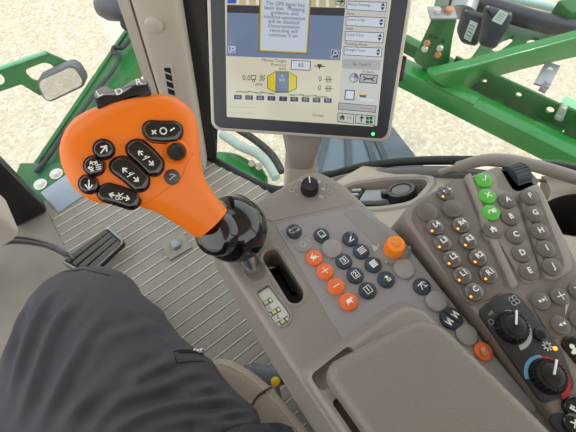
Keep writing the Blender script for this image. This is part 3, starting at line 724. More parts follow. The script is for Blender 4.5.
bm = B(); F = fr(R(573, 348, .0017), -10); fill(bm, F, circ(0, .2, .4)[:-1], .005); fill(bm, F, circ(0, -.5, .8, ry=.35)[:-1], .005, .0005); obj('person_symbol', bm, WHITE, t, smooth=False, tri='keep')
bm = B(); slab(bm, rounded([R(*q, .004) for q in ((563, 407), (566, 397), (576, 394), (600, 400), (610, 415), (598, 424), (572, 417))], .009), .004, bev=.0015); k = obj('phone_key', bm, GLOSS, t, label='glossy black key with a handset')
bm = B(); F = fr(R(577, 407, .0042), 20); stroke(bm, F, [(-.5, .6), (-.5, -.1), (.0, -.6), (.5, -.6)], .22, .006); stroke(bm, F, [(-.6, .6), (-.2, .6), (-.25, .25)], .2, .006, .0004); obj('symbol', bm, WHITE, k, smooth=False, tri='keep')
key(t, (572, 424), .0068, GLOSS, 'cross', -14, label='black key with a crossed symbol', **DK)
# dials
def dial(px, r, ptr, label):
    o = R(*px, .0016); d = thing  # noqa
    bm = B(); rg = lambda rr, h, i, s: rr*(1-.075*(i % 4 > 1)) if .001 < h < .0079 and rr > r*.7 else rr
    lathe(bm, [(r*1.0, 0), (r, .002), (r*.94, .007), (r*.88, .0078), (r*.66, .0078), (r*.64, .0084), (r*.58, .0088), (.0003, .0088)], o, Z, seg=96, mod=rg)
    k = obj('climate_dial', bm, BLACK, t, label=label)
    bm = B(); F = fr(o+Z*.0089, ptr); box(bm, f2(F, 0, r*.48, .0002), (r*.13, r*.95, .0012), frame_rot(F[1], F[2], Z), .0003); obj('pointer', bm, WHITE, k)
    return o
def arc_mark(name, o, r0, a0, a1, w0, w1, mat, lab=None):
    bm = B(); F = fr(o, 0); n = 26
    for i in range(n):
        q = []
        for j, s in ((i, 0), (i+1, 0), (i+1, 1), (i, 1)):
            f = j/n; a = math.radians(a0+(a1-a0)*f); rr = r0+s*(w0+(w1-w0)*f); q.append((rr*math.cos(a), rr*math.sin(a)))
        fill(bm, F, q, 1, .0003)
    obj(name, bm, mat, t, smooth=False, tri='keep', label=lab)
o1 = dial((510.5, 328), .0118, -52, 'black fan speed dial with white pointer')
arc_mark('dial_scale', o1, .0130, 60, -115, .0004, .0036, GREYPR)
o2 = dial((547, 377), .0119, -62, 'black temperature dial with white pointer')
arc_mark('cool_scale', o2, .0131, 150, 55, .003, .002, M('blue_print', (104, 168, 206), .5), 'blue cold arc')
arc_mark('warm_scale', o2, .0131, 55, -100, .0012, .0034, M('red_print', (196, 44, 52), .5), 'red warm arc')
bm = B(); F = fr(R(514, 300.5, .0018), -10)
for k in range(4):
    a = math.radians(45+90*k); stroke(bm, F, circ(.5*math.cos(a), .5*math.sin(a), .36, n=14), .14, .0047, .0003+.00005*k)
stroke(bm, F, circ(0, 0, .15, n=10), .14, .0047, .0006)
obj('fan_symbol', bm, WHITE, t, smooth=False, tri='keep')
bm = B(); F = fr(R(491, 322, .0018), 0); stroke(bm, F, circ(0, 0, 1, n=14), .4, .0019)
F = fr(R(490.5, 313.5, .0018), 0)
for k in range(4): stroke(bm, F, [(-1.2+.8*k, -.3-.1*k), (-1.2+.8*k, .3+.15*k)], .3, .0016)
obj('dial_mark', bm, GREYPR, t, smooth=False, tri='keep')
bm = B(); F = fr(R(547, 346, .0018), 0)
for k in range(8):
    a = math.radians(45*k); stroke(bm, F, [(.45*math.cos(a), .45*math.sin(a)), (1.0*math.cos(a), 1.0*math.sin(a))], .28, .0034, .0003)
stroke(bm, F, circ(0, 0, .62, n=16), .26, .0034, .0004)
obj('snow_symbol', bm, WHITE, t, smooth=False, tri='keep')
bm = B(); lathe(bm, [(.0015, 0), (.0015, .0005), (.0006, .0009), (.0002, .0009)], R(555, 348.5, .0016), Z, seg=16); obj('indicator_light', bm, LED_O, t, label='orange indicator light')
# thumb wheel at the far edge
bm = B(); slab(bm, [R(*q, -.009) for q in ((503, 166), (520, 160), (540, 181), (516, 191))], .02, bev=.001); obj('wheel_housing', bm, TAUPE_D, t)
oc = R(515, 177.5, -.006); ax = (R(524, 174)-R(511, 178)).normalized(); ax.z = 0; ax.normalize()
bm = B(); lathe(bm, [(.010, -.0085), (.0128, -.0075), (.0132, -.006), (.0132, .006), (.0128, .0075), (.010, .0085)], oc, ax, seg=52, mod=lambda r, h, i, s: r*(1-.07*(i % 2)) if abs(h) < .0072 else r); obj('thumb_wheel', bm, M('dark_ribbed_wheel', (46, 52, 58), .4), t, ang=20, label='dark ribbed thumb wheel')
# ================================================================== display on its stalk
MW = V((.766, -.643, 0)).normalized(); MU = V((.363, .42, .832)); MU = (MU-MW*MU.dot(MW)).normalized(); MN = MW.cross(MU)
MO = at_t(300, 137, .55)
def mp(x, y, h=0): return at_pl(x, y, MO+MN*h, MN)
def mxy(p): d = p-MO; return d.dot(MW), d.dot(MU)
def mfr(x, y, h=0): return (MO+MW*x+MU*y+MN*h)
xl, yb1 = mxy(mp(211, 131)); xr, yb2 = mxy(mp(389.5, 142)); yb = (yb1+yb2)/2; yt = yb+.212
t = thing('display_monitor', 'dark framed touch display showing the lost GPS signal notice, on a beige stalk', 'monitor', MO)
def mrect(x0, y0, x1, y1, r, h): return rounded([mfr(x0, y0, h), mfr(x1, y0, h), mfr(x1, y1, h), mfr(x0, y1, h)], r, 6)
bm = B(); slab(bm, mrect(xl, yb, xr, yt, .013, 0), .034, n=MN, bev=.003, both=True); obj('housing', bm, SILVER, t)
bz = .0045
bm = B(); slab(bm, mrect(xl+bz, yb+bz, xr-bz, yt-bz, .010, .0008), .002, n=MN, bev=.0008); obj('bezel', bm, BEZEL, t)
sx0, sy0 = mxy(mp(225.8, 117)); sx1, sy1 = mxy(mp(376.5, 126)); sy = (sy0+sy1)/2
sx1b, _ = mxy(mp(388, 0)); sx0b, _ = mxy(mp(226.5, 0))
sx0 = (sx0+sx0b)/2; sx1 = (sx1+sx1b)/2; sh = .158
SC_ST = SCREEN_ST
def em(n, c): return EM(n, c, SC_ST, base=(12, 12, 14), rough=.12)
bm = B(); slab(bm, mrect(sx0, sy, sx1, sy+sh, .0015, .0014), .001, n=MN, bev=0); scr = obj('screen', bm, em('screen_beige', (212, 208, 186)), t, smooth=False)
SM = {}
cols = dict(blue=(112, 130, 160), dark=(52, 56, 66), pop=(196, 208, 222), yel=(206, 170, 40), ink=(40, 42, 50), tan=(196, 186, 140), white=(206, 214, 226), grey=(168, 170, 170), lgrey=(196, 198, 192),
            tank=(222, 196, 56), green=(70, 120, 84), slate=(66, 66, 92), red=(186, 84, 90), cobalt=(60, 90, 190), dgreen=(24, 78, 48), band=(230, 226, 214))
mats_ = [em('screen_'+k, v) for k, v in cols.items()]; idx = {k: i for i, k in enumerate(cols)}
gb = B(); HG = [.0016]
def sf(col, *px, dh=0): face(gb, ccw([mp(*q, HG[0]+dh) for q in px], MN), idx[col])
PXM = .00122
def st(s, px, size, col='ink', al='CENTER', dh=.0003, bold=0.0, wx=1):
    text(gb, (mp(*px, HG[0]+dh), MW, MU, MN), s, size*PXM, 0, idx[col], al, wx, bold)
def sr(col, x0, y0, x1, y1, sk=.03, dh=0):   # rectangle whose sides follow the screen
    sf(col, (x0, y0), (x1, y0+(x1-x0)*.035), (x1-(y1-y0)*.11, y1+(x1-x0)*.06), (x0-(y1-y0)*.02, y1), dh=dh)
sf('tan', (228, -14), (346, -10), (345.2, 8), (227, 5)); 
for k in range(11): x = 236+k*10; sf('band', (x, -13), (x+3, -13), (x+3, 4.5+k*.3), (x, 4.5+k*.3), dh=.0001)
sf('cobalt', (227.5, -4), (236.5, -4), (236.5, 3.4), (227.3, 3.2), dh=.0002)
sf('dark', (227, 4.8), (345.2, 8), (344.3, 16), (227, 12.6)); sf('blue', (227, 12.6), (344.3, 16), (340.2, 60.4), (226.4, 56))
sf('white', (228.5, 46), (235.5, 46.3), (235.3, 53), (228.3, 52.6), dh=.0001); sf('blue', (229, 46.5), (235, 46.8), (234.8, 52.5), (228.8, 52.1), dh=.00015)
sf('white', (331.5, 49.5), (339.5, 50), (338.5, 58.5), (330.5, 58), dh=.0001); sf('slate', (332, 50), (339, 50.5), (338, 58), (331, 57.5), dh=.00015)
F = (mp(335.5, 53, HG[0]+.0004), MW, MU, MN); stroke(gb, F, circ(0, 0, 1.8, n=10), .9, PXM, 0, idx['white']); stroke(gb, F, [(-1.5, -1.5), (-3, -3.4)], 1, PXM, 0, idx['white'])
F = (mp(232.8, 48.6, HG[0]+.0004), MW, MU, MN); stroke(gb, F, circ(0, 0, 1.6, n=10), .8, PXM, 0, idx['white']); stroke(gb, F, [(-1.2, -1.4), (-2.6, -3)], .9, PXM, 0, idx['white'])
sf('dark', (259.6, -18), (312, -16), (307.6, 54), (258.6, 51.8), dh=.0003); sf('yel', (260.1, -17), (311.5, -15), (307.1, 53.4), (259.3, 51.2), dh=.0004); sf('pop', (261.5, -3), (309.3, -1.5), (305.9, 52.0), (260.6, 49.8), dh=.0005)
for k, s in enumerate(['The GPS signal has', 'been lost.  Mapping,', 'guidance, and', 'machine automation', 'will be disabled.', 'Documentation', 'recording will', 'continue, if on.']):
    st(s, (285.2-k*.25, 4.2+k*4.45), 4.7, dh=.0008, wx=1.03)
for s, y in (('Manual Target', 61.3), ('Pressure', 65.3), ('(psi)', 68.8)): st(s, (286, y), 4.2, al='RIGHT', bold=0)
sf('ink', (291.3, 60), (311, 61), (310.4, 70.8), (290.6, 69.8)); sf('white', (292, 60.7), (310.3, 61.6), (309.7, 70.1), (291.3, 69.1), dh=.0001); st('65', (301, 65.2), 6)
st('0.0', (246.5, 78), 7); st('gal/ac', (259, 84.2), 3.6)
F = (mp(253.5, 78, HG[0]+.0003), MW, MU, MN); stroke(gb, F, [(-2.4, 2.5), (2.4, 2.5), (2, -1.5), (-2, -1.5)], .7, PXM, 0, idx['ink'], True); stroke(gb, F, circ(0, -2.6, 1.2, n=8), .6, PXM, 0, idx['ink'])
for i in range(4):
    for j in range(4):
        if (i+j) % 2: sf('green', (259.5+i*1.4, 75+j*1.5), (260.9+i*1.4, 75+j*1.5), (260.9+i*1.4, 76.5+j*1.5), (259.5+i*1.4, 76.5+j*1.5))
sf('green', (267.2, 76.3), (275.5, 71), (289, 71.3), (297, 76.5), (297, 88.5), (288.5, 92.8), (275.5, 92.8), (267.2, 88.5)); sf('tank', (268, 76.6), (275.5, 71.8), (289, 72), (296.2, 77), (296.2, 88), (288.3, 92), (275.5, 92), (268, 88), dh=.0001)
sf('green', (275.6, 72), (288.8, 72.3), (288.6, 92.2), (275.4, 92), dh=.0002); sf('blue', (276.4, 73), (288, 73.2), (287.9, 91.4), (276.2, 91.2), dh=.0003); st('0', (282.2, 76), 4, 'white', dh=.0006); st('(gal)', (282, 79.6), 3.4, 'white', dh=.0006)
for k, s in enumerate(['L4', 'L3', 'L2', 'L1', 'C', 'R1', 'R2', 'R3', 'R4']):
    x = 238+k*11.15+(.6 if k > 3 else 0); y = 97+k*.42; sf('slate', (x-3.9, y-2.3), (x+3.9, y-2), (x+3.8, y+2.5), (x-4, y+2.2)); st(s, (x, y), 3.6, 'lgrey')
F = (mp(282, 94, HG[0]+.0002), MW, MU, MN)
for s in (-1, 1):
    stroke(gb, F, [(s*8, -1.2), (s*22, 1), (s*22, -1.8), (s*35, 1), (s*35, -1.2), (s*47, -.2), (s*47, -1.8)], .55, PXM, 0, idx['green']); stroke(gb, F, [(s*8, 0), (s*46, 0)], .5, PXM, .0001, idx['green'])
for q in ((229.5, 106.5), (229.5, 112.5)): sf('grey', q, (q[0]+26, q[1]+1), (q[0]+26, q[1]+1.5), (q[0], q[1]+.5))
st('Canopy', (318, 115.3), 3.8); st('0', (320, 79), 7); st('0', (319.5, 88), 7)
for y in (79, 88):
    F = (mp(328.5, y+.6, HG[0]+.0002), MW, MU, MN)
    for k in (-2, -.7, .7, 2): stroke(gb, F, [(k, -3), (k, 3)], .5, PXM, 0, idx['ink'])
    stroke(gb, F, [(-4, 0), (4, 0)], .6, PXM, .0001, idx['ink'])
F = (mp(319.5, 66.3, HG[0]+.0002), MW, MU, MN); stroke(gb, F, [(-5, 0), (5, 0)], .8, PXM, 0, idx['ink']); fill(gb, F, [(-2.6, 2), (2.6, 2), (0, -3)], PXM, .0001, idx['ink'])
for x, y in ((266, 111), (277, 111), (288, 112), (266, 116), (278, 116.5), (289, 116.8)): st('-', (x, y), 3.5, 'grey')
# right column
sf('lgrey', (346.3, -12), (390.5, -10), (377, 126), (337.6, 123), dh=.0001)
for (x0, y0, x1, y1), s in (((346.6, .8, 387, 9.6), 'About Farming'), ((345.8, 16, 385.5, 25.6), 'Guest Crop'), ((344.9, 31.2, 384, 40.8), 'Guest Card'), ((343.8, 46.4, 382.4, 55), 'Straight Track')):
    sr('ink', x0, y0, x1, y1, dh=.0002); sr('white', x0+.6, y0+.6, x1-.6, y1-.5, dh=.0003); st(s, (x0+1.4, y0+3.2), 3.4, al='LEFT', dh=.0006, bold=0)
    F = (mp(x1-4.2, (y0+y1)/2+1.4, HG[0]+.0005), MW, MU, MN); fill(gb, F, [(-2, .5), (2, .5), (0, 3.2)], PXM, 0, idx['ink']); fill(gb, F, [(-2, -.5), (2, -.5), (0, -3.2)], PXM, 0, idx['ink'])
for s, px in (('Farm', (346.5, 13.3)), ('Field', (345.5, 28.6)), ('Tracking Mode', (344.5, 43.6))): st(s, px, 3.6, al='LEFT', bold=0, dh=.0004)
sr('grey', 342.6, 58.8, 381, 68.2, dh=.0002); st('Set Track 0', (361.5, 64.5), 3.8, dh=.0005)
sf('ink', (340.2, -6), (345, -6), (344.4, 5.6), (335.5, 5), (335.8, -6), dh=.0002); sf('lgrey', (336.4, -6), (344, -6), (343.6, 5), (336.2, 4.4), dh=.0003); F = (mp(340, 1.2, HG[0]+.0006), MW, MU, MN); arrow(gb, F, -2.5, 0, 2.8, 0, 1.3, PXM, 0, idx['dgreen'], 2.4)
F = (mp(354, 78, HG[0]+.0004), MW, MU, MN); fill(gb, F, circ(0, 0, 4.6)[:-1], PXM, 0, idx['ink']); fill(gb, F, circ(0, 0, 4)[:-1], PXM, .0001, idx['grey']); fill(gb, F, [(0, 0)]+circ(0, 0, 4, 0, 90, 6), PXM, .0002, idx['cobalt']); fill(gb, F, [(0, 0)]+circ(0, 0, 4, 180, 270, 6), PXM, .0002, idx['lgrey'])
st('100.00000%', (368, 72.2), 2.6, dh=.0005)
sf('ink', (360, 73.6), (378, 75), (376.9, 84), (359, 82.6), dh=.0002); sf('grey', (361, 74.6), (377, 75.9), (376, 83), (360, 81.7), dh=.0003); F = (mp(368.6, 78.8, HG[0]+.0006), MW, MU, MN); stroke(gb, F, [(-3.6, 0), (3.6, 0)], 1.6, PXM, 0, idx['ink'])
for s in (-1, 1): stroke(gb, F, [(s*5.6, 1.8), (s*3.6, 1), (s*3.6, -1), (s*5.6, -1.8)], 1.1, PXM, 0, idx['ink'])
sf('ink', (345.2, 89.5), (355, 90.2), (354.2, 100.4), (344.2, 99.6), dh=.0002); sf('white', (346.2, 90.6), (354, 91.1), (353.3, 99.4), (345.2, 98.7), dh=.0003)
sf('tank', (359.5, 92.8), (365.5, 93.3), (365, 95.3), (359.3, 95), dh=.0003); sf('dgreen', (359.2, 94.8), (366.5, 95.3), (365.5, 97.6), (360.2, 97.2), dh=.0004); sf('white', (360.2, 98.3), (374.4, 99.6), (374.2, 101.8), (360, 100.5), dh=.0002)
sf('ink', (338.7, 102.4), (376.5, 105.8), (375.6, 112.8), (338, 109.4), dh=.0002); sf('grey', (339.3, 103), (375.9, 106.3), (375.1, 112.2), (338.6, 108.9), dh=.0003); st('Service', (366, 108.2), 4, 'red', dh=.0006)
for x0, x1 in ((337.8, 354.3), (355.8, 375.6)):
    a = (x0-338)*.09; sf('ink', (x0, 112.6+a), (x1, 112.6+a+1.5), (x1-.8, 122.6+a+1.5), (x0-.7, 121.6+a), dh=.0002); sf('lgrey', (x0+.6, 113.2+a), (x1-.6, 113.2+a+1.5), (x1-1.3, 122+a+1.5), (x0-.1, 121+a), dh=.0003)
F = (mp(342.3, 117.4, HG[0]+.0006), MW, MU, MN); fill(gb, F, [(-3, 0), (0, 3), (3, 0)], PXM, 0, idx['dgreen']); fill(gb, F, [(-2.2, -2.6), (2.2, -2.6), (2.2, 0), (-2.2, 0)], PXM, .0001, idx['dgreen']); fill(gb, F, [(-.7, -2.6), (.7, -2.6), (.7, -.8), (-.7, -.8)], PXM, .0002, idx['lgrey'])
st('1/2', (349, 118), 4, dh=.0006)
F = (mp(361.5, 119, HG[0]+.0006), MW, MU, MN); arrow(gb, F, 0, -2.8, 0, 2.8, 1.2, PXM, 0, idx['dgreen'], 2)
for i in range(2):
    for j in range(2): x, y = 366+i*3.6, 116.6+j*3.8; sf('dgreen', (x, y), (x+3, y+.2), (x+2.9, y+3.2), (x-.1, y+3), dh=.0006)
# keep only what lies inside the lit screen
for sgn, d, o in ((1, MU, MO+MU*(sy+sh-.001)),): bmesh.ops.bisect_plane(gb, geom=gb.verts[:]+gb.edges[:]+gb.faces[:], plane_co=o, plane_no=d, clear_outer=True)
obj('screen_page', gb, mats_, scr, smooth=False, tri='keep')
px_ = mp(373, 134, .001); bm = B(); lathe(bm, [(.0018, 0), (.0018, .0006), (.0008, .001), (.0002, .001)], px_, MN, seg=16); obj('power_light', bm, LED_G, t, label='lit green power light')
# side button and stalk
o = mfr(xr+.002, yb+.09, -.012); bm = B(); box(bm, o, (.008, .03, .012), frame_rot(MW, MU, MN), .002); obj('side_button', bm, BLACK, t)
# tapered bracket under the screen then the post
bm = B(); rings = []
cxm = mxy(mp(302, 141))[0]
for yy, wd, dp, hz in ((.012, .058, .03, -.034), (-.002, .056, .034, -.030), (-.022, .046, .04, -.03), (-.040, .037, .042, -.035), (-.050, .034, .042, -.04)):
    c = mfr(cxm, yb+yy, hz); rings.append(rounded([c-MW*wd/2-MN*dp/2, c+MW*wd/2-MN*dp/2, c+MW*wd/2+MN*dp/2, c-MW*wd/2+MN*dp/2], .008))
loft(bm, rings); obj('bracket', bm, TAUPE, t)
pb_ = mfr(cxm, yb-.046, -.04); fp = V((pb_.x+.01, pb_.y-.01, .0))
bm = B(); rings = []
for z, wd in ((pb_.z+.004, .046), (pb_.z-.03, .05), (.55, .055), (.05, .06)):
    c = V((pb_.x, pb_.y, z)); rings.append(rounded([c-RR*wd/2-HH*.02, c+RR*wd/2-HH*.02, c+RR*wd/2+HH*.02, c-RR*wd/2+HH*.02], .008))
loft(bm, rings); obj('post', bm, BEIGE, t)
c0 = V((pb_.x, pb_.y, .028)); bm = B(); box(bm, c0, (.1, .08, .045), frame_rot(RR, HH, Z), .006); obj('foot', bm, BEIGE, t)

# ================================================================== orange hand controller
t = thing('hand_controller', 'orange joystick lever with black symbol keys on a glossy black ball', 'lever', at_z(253, 270, ZC))
lev = t
LA = at_t(128, 148, .292); LB = at_t(213, 234, .322)
la = (LB-LA).normalized(); vd = (LA-CAM).normalized(); ln = (-vd); ln = (ln-la*ln.dot(la)).normalized(); lp = ln.cross(la)
if lp.dot(at_t(68, 193, .3)-LA) < 0: lp = -lp
edge_px = [((73.5, 119.5), (76, 117)), ((70, 128), (82, 110)), ((67.5, 136.5), (90, 104.5)), ((66.5, 148.5), (102, 97)), ((67.5, 160.5), (119, 89)), ((71, 173.5), (136, 85.5)), ((75.5, 184), (154, 86)), ((81, 194.5), (169, 90)), ((91, 203), (180, 97.5)), ((103, 208.5), (187.5, 107)), ((117, 210.5), (191.5, 119)), ((131, 210.5), (193.5, 132)), ((144, 212), (193.7, 144)), ((154, 214.5), (194.3, 155)), ((163, 218), (196, 165)), ((171, 222.5), (199, 173.5)), ((179, 227.5), (204, 182)), ((186, 232), (210, 190)), ((193, 236.5), (217, 198)), ((199, 240), (224, 206))]
secs = []
for a, b in edge_px:
    pa_, pb2 = at_pl(*a, LA, ln)-LA, at_pl(*b, LA, ln)-LA
    secs.append(((pa_.dot(la)+pb2.dot(la))/2, pb2.dot(lp), pa_.dot(lp)))
secs.sort(); s0, s1 = secs[0][0], secs[-1][0]
def lev_sec(s):
    s = min(max(s, s0), s1)
    for (a, p0, p1), (b, q0, q1) in zip(secs[:-1], secs[1:]):
        if a <= s <= b+1e-9:
            f = (s-a)/max(1e-6, b-a); return p0+(q0-p0)*f, p1+(q1-p1)*f
    return secs[-1][1:]
def lev_h(s):
    k = (s-s0)/(s1-s0); h = .0165
    if k < .18: h *= math.sqrt(max(.0, 1-(1-k/.18)**2))*.9+.1
    if k > .55: f = min(1, (k-.55)/.45); h = h*(1-f*f*(3-2*f))+.0125*f*f*(3-2*f)
    return h
EX = lambda s: 2.9 if s < s0+.6*(s1-s0) else 2.9-.9*min(1, (s-s0-.6*(s1-s0))/(.4*(s1-s0)))
bm = B(); rings = []; NS = 64; NR = 56
for i in range(NS+1):
    k = i/NS; s = s0+(s1-s0)*(k*k*.6+k*.4); a, b = lev_sec(s); h = lev_h(s); c = (a+b)/2; w_ = max(.001, (b-a)/2); e = 2/EX(s); ring = []
    for j in range(NR):
        g = 2*PI*j/NR; x = math.copysign(abs(math.cos(g))**e, math.cos(g))*w_; y = math.copysign(abs(math.sin(g))**e, math.sin(g))*h
        ring.append(LA+la*s+lp*(c+x)+ln*y)
    rings.append(ring)
for _ in range(2):   # ease the traced steps along the grip
    rings = [rings[0]]+[[(a+b*2+c)/4 for a, b, c in zip(r0, r1, r2)] for r0, r1, r2 in zip(rings[:-2], rings[1:-1], rings[2:])]+[rings[-1]]
loft(bm, rings)
gbv = BVHTree.FromBMesh(bm); obj('grip', bm, ORANGE, t, ang=70)
def lev_hit(x, y):
    h = gbv.ray_cast(CAM, ray(x, y).normalized()); n = h[1]
    return h[0], (n if n.dot(ln) > 0 else -n)
def lkey(cpts, wd, name, label, sym=None, ang=0, sc=.004, h=.0042, mat=GLOSS, base=True, ink=WHITE):
    """capsule key through pixel centres cpts, half width wd (m)"""
    P0 = [lev_hit(*q)[0] for q in cpts]; c = sum(P0, V((0, 0, 0)))/len(P0); n = (lev_hit(*[sum(q[k] for q in cpts)/len(cpts) for k in (0, 1)])[1]*.4+ln*.6).normalized()
    ex = (P0[-1]-P0[0]) if len(P0) > 1 else RR
    ex = (ex-n*ex.dot(n)).normalized(); ey = n.cross(ex); L_ = (P0[-1]-P0[0]).length/2 if len(P0) > 1 else 0
    mid = P0[len(P0)//2] if len(P0) == 3 else c; bow = (mid-(P0[0]+P0[-1])/2).dot(ey) if len(P0) == 3 else 0
    def outl(r, hh):
        q = []
        for k in range(40):
            a = 2*PI*k/40; x = math.cos(a)*r+(L_ if math.cos(a) > 1e-6 else (-L_ if math.cos(a) < -1e-6 else 0)); y = math.sin(a)*r
            y += bow*(1-(x/(L_+r))**2)*1.2 if L_ else 0
            q.append(c+ex*x+ey*y+n*hh)
        return q
    if base:
        bm = B(); loft(bm, [outl(wd*1.14, -.004), outl(wd*1.14, .0006), outl(wd*1.06, .0011), outl(wd*1.0, .0002)]); obj(name+'_gasket', bm, M('dark_gasket', (58, 30, 22), .5) if 'dark_gasket' not in bpy.data.materials else bpy.data.materials['dark_gasket'], t)
    bm = B(); loft(bm, [outl(wd*.97, -.003), outl(wd*.97, h*.6), outl(wd*.9, h*.86), outl(wd*.78, h), outl(wd*.3, h*1.02)]); k = obj(name, bm, mat, t, ang=60, label=label)
    if sym:
        e2 = (RR*math.cos(math.radians(ang))+UU*math.sin(math.radians(ang))); e2 = (e2-n*e2.dot(n)).normalized()
        F = (c+ey*(bow*.5)+n*(h*1.03+.0002), e2, n.cross(e2), n); bm = B(); sym(bm, F, sc); obj('symbol', bm, ink, k, smooth=False, tri='keep')
    return k
def sym_xo(b, F, s):
    for k in (1, -1): stroke(b, F, [(-2.0, -.3*k-.15), (-1.35, .3*k-.15)], .22, s, .0002+.0001*k)
    stroke(b, F, circ(-.05, .0, .55, n=18), .24, s); stroke(b, F, [(1.2, .0), (1.9, .45)], .26, s)
def sym_arr(kind):
    def f(b, F, s):
        arrow(b, F, -.9, 0.0, -2.0, 0, .26, s, .0003, hd=.65); arrow(b, F, .9, 0.0, 2.1, 0, .26, s, .0003, hd=.65)
        if kind == 'tri': stroke(b, F, [(-.15, -.75), (.35, .75)], .18, s); stroke(b, F, [(.1, .1), (-.42, .0), (-.05, .5)], .15, s, .0005)
        else: stroke(b, F, circ(-.3, -.4, .35, n=10), .16, s); stroke(b, F, circ(.4, -.2, .35, n=10), .16, s, .0004); stroke(b, F, [(-.7, .1), (.1, .3), (.6, .9)], .18, s, .0005); stroke(b, F, [(.0, .4), (-.4, .7)], .16, s)
    return f
def sym_one(a):
    def f(b, F, s): d = (math.cos(math.radians(a)), math.sin(math.radians(a))); arrow(b, F, -d[0], -d[1], d[0], d[1], .3, s, hd=.9)
    return f
def sym_four(b, F, s):
    for a in (60, 120, 200, 240): arrow(b, F, .35*math.cos(math.radians(a)), .35*math.sin(math.radians(a)), 1.2*math.cos(math.radians(a)), 1.2*math.sin(math.radians(a)), .2, s, hd=.45)
    for k in range(3): stroke(b, F, [(.4, .15-.4*k), (1.3, .35-.45*k)], .2, s)
lkey([(154, 129.5), (163, 131.5), (172, 130)], .0068, 'oval_key', 'black oval key marked with a cross, a ring and a bar', sym_xo, 3, .0037)
lkey([(104, 149.5)], .0061, 'round_key', 'black round key with one arrow pointing up', sym_one(52), 0, .0029)
lkey([(94.5, 166)], .0061, 'round_key', 'black round key with four small arrows', sym_four, 0, .0030)
lkey([(89.5, 184)], .0061, 'round_key', 'black round key with one arrow pointing down', sym_one(-95), 0, .0029)
lkey([(137, 151.5), (145, 157), (152.5, 166.5)], .0068, 'oval_key', 'topmost black two-arrow key', sym_arr('tri'), -43, .0031)
lkey([(121, 168.5), (130, 173.5), (138, 182.5)], .0068, 'oval_key', 'middle black two-arrow key', sym_arr('tri'), -40, .0031)
lkey([(109, 193.5), (119, 195.5), (129.5, 200)], .0068, 'oval_key', 'lowest black two-arrow key with a vehicle symbol', sym_arr('car'), -15, .0031)
# small thumb stick in an orange ring, flat grey badge
o, n = lev_hit(176, 152); n = (n*.4+ln*.6).normalized()
bm = B(); lathe(bm, [(.0088, -.004), (.0086, .0005), (.0074, .0018), (.0064, .0012), (.0060, -.002)], o, n, seg=36, cap1=True); obj('thumb_ring', bm, ORANGE, t)
bm = B(); lathe(bm, [(.0056, -.002), (.0056, .0026), (.005, .0034), (.0030, .0032), (.0026, .0024), (.0003, .0024)], o, n, seg=32); obj('thumb_stick', bm, BLACK, t)
o, n = lev_hit(172, 177); n = (n*.5+ln*.5).normalized()
bm = B(); lathe(bm, [(.0055, -.003), (.0055, .0004), (.0048, .0009), (.0003, .0010)], o, n, seg=32); k = obj('round_badge', bm, M('badge_grey', (74, 66, 60), .35), t)
bm = B(); F = (o+n*.0012, RR, n.cross(RR), n); stroke(bm, F, circ(0, 0, .45, 20, 200, n=10), .14, .005); stroke(bm, F, [(-.4, -.4), (.4, .3)], .14, .005, .0004); obj('symbol', bm, GREYPR, k, smooth=False, tri='keep')
# seam across the neck
sm = [(120, 214), (134, 210.5), (150, 201), (164, 191), (177, 182.5), (183, 175), (186, 165), (191, 157), (194, 152)]
pts = []
for a, b in zip(sm[:-1], sm[1:]):
    for k in range(5):
        f = k/5; h = gbv.ray_cast(CAM, ray(a[0]+(b[0]-a[0])*f, a[1]+(b[1]-a[1])*f).normalized())
        if h[0]: pts.append(h[0])
bm = B(); tube(bm, pts, .00025, seg=6); obj('seam', bm, M('seam_orange', (206, 98, 16), .5), t)
# three-lobed rocker on the top edge, lettered L D R
h0 = .0115
rp_ = [(93, 94), (100, 86.5), (107, 85.5), (112.5, 89), (120, 88.5), (126, 84.5), (133, 79.5), (141, 78), (147, 79.5), (152.5, 93), (148, 97), (133, 99), (112, 106), (98, 113)]
pts = [at_pl(*q, LA+ln*h0, ln) for q in rp_]
bm = B(); slab(bm, rounded(pts, .0025, 4), .026, n=ln, bev=.002, seg=3); rk = obj('rocker_switch', bm, BLACK, t, label='black three-lobed rocker lettered L D R')
rt = [(93.5, 94.5), (100, 87), (107, 86), (112.5, 89.5), (120, 89), (126, 85), (133, 80), (141, 78.6), (146.5, 80), (147.5, 84.5), (141, 85), (133, 86), (126, 91), (119, 94.8), (112, 95), (104, 95), (96, 99)]
pts = [at_pl(*q, LA+ln*(h0+.0008), ln) for q in rt]
bm = B(); slab(bm, rounded(pts, .0015, 3), .0012, n=ln, bev=.0006, seg=2); tp = obj('rocker_face', bm, M('sky_lit_rocker_face', (146, 148, 154), .18, coat=.5), rk)  # grey stands in for the sky reflected on the black lobes
for s, q, a in (('L', (99, 93.5), 25), ('D', (119, 91.8), 22), ('R', (138.5, 82), 12)):
    e2 = RR*math.cos(math.radians(a))+UU*math.sin(math.radians(a)); e2 = (e2-ln*e2.dot(ln)).normalized()
    bm = B(); text(bm, (at_pl(*q, LA+ln*(h0+.0011), ln), e2, ln.cross(e2), ln), s, .0052, bold=.02, wx=1.3); obj('letter', bm, WHITE, tp, smooth=False, tri='keep')
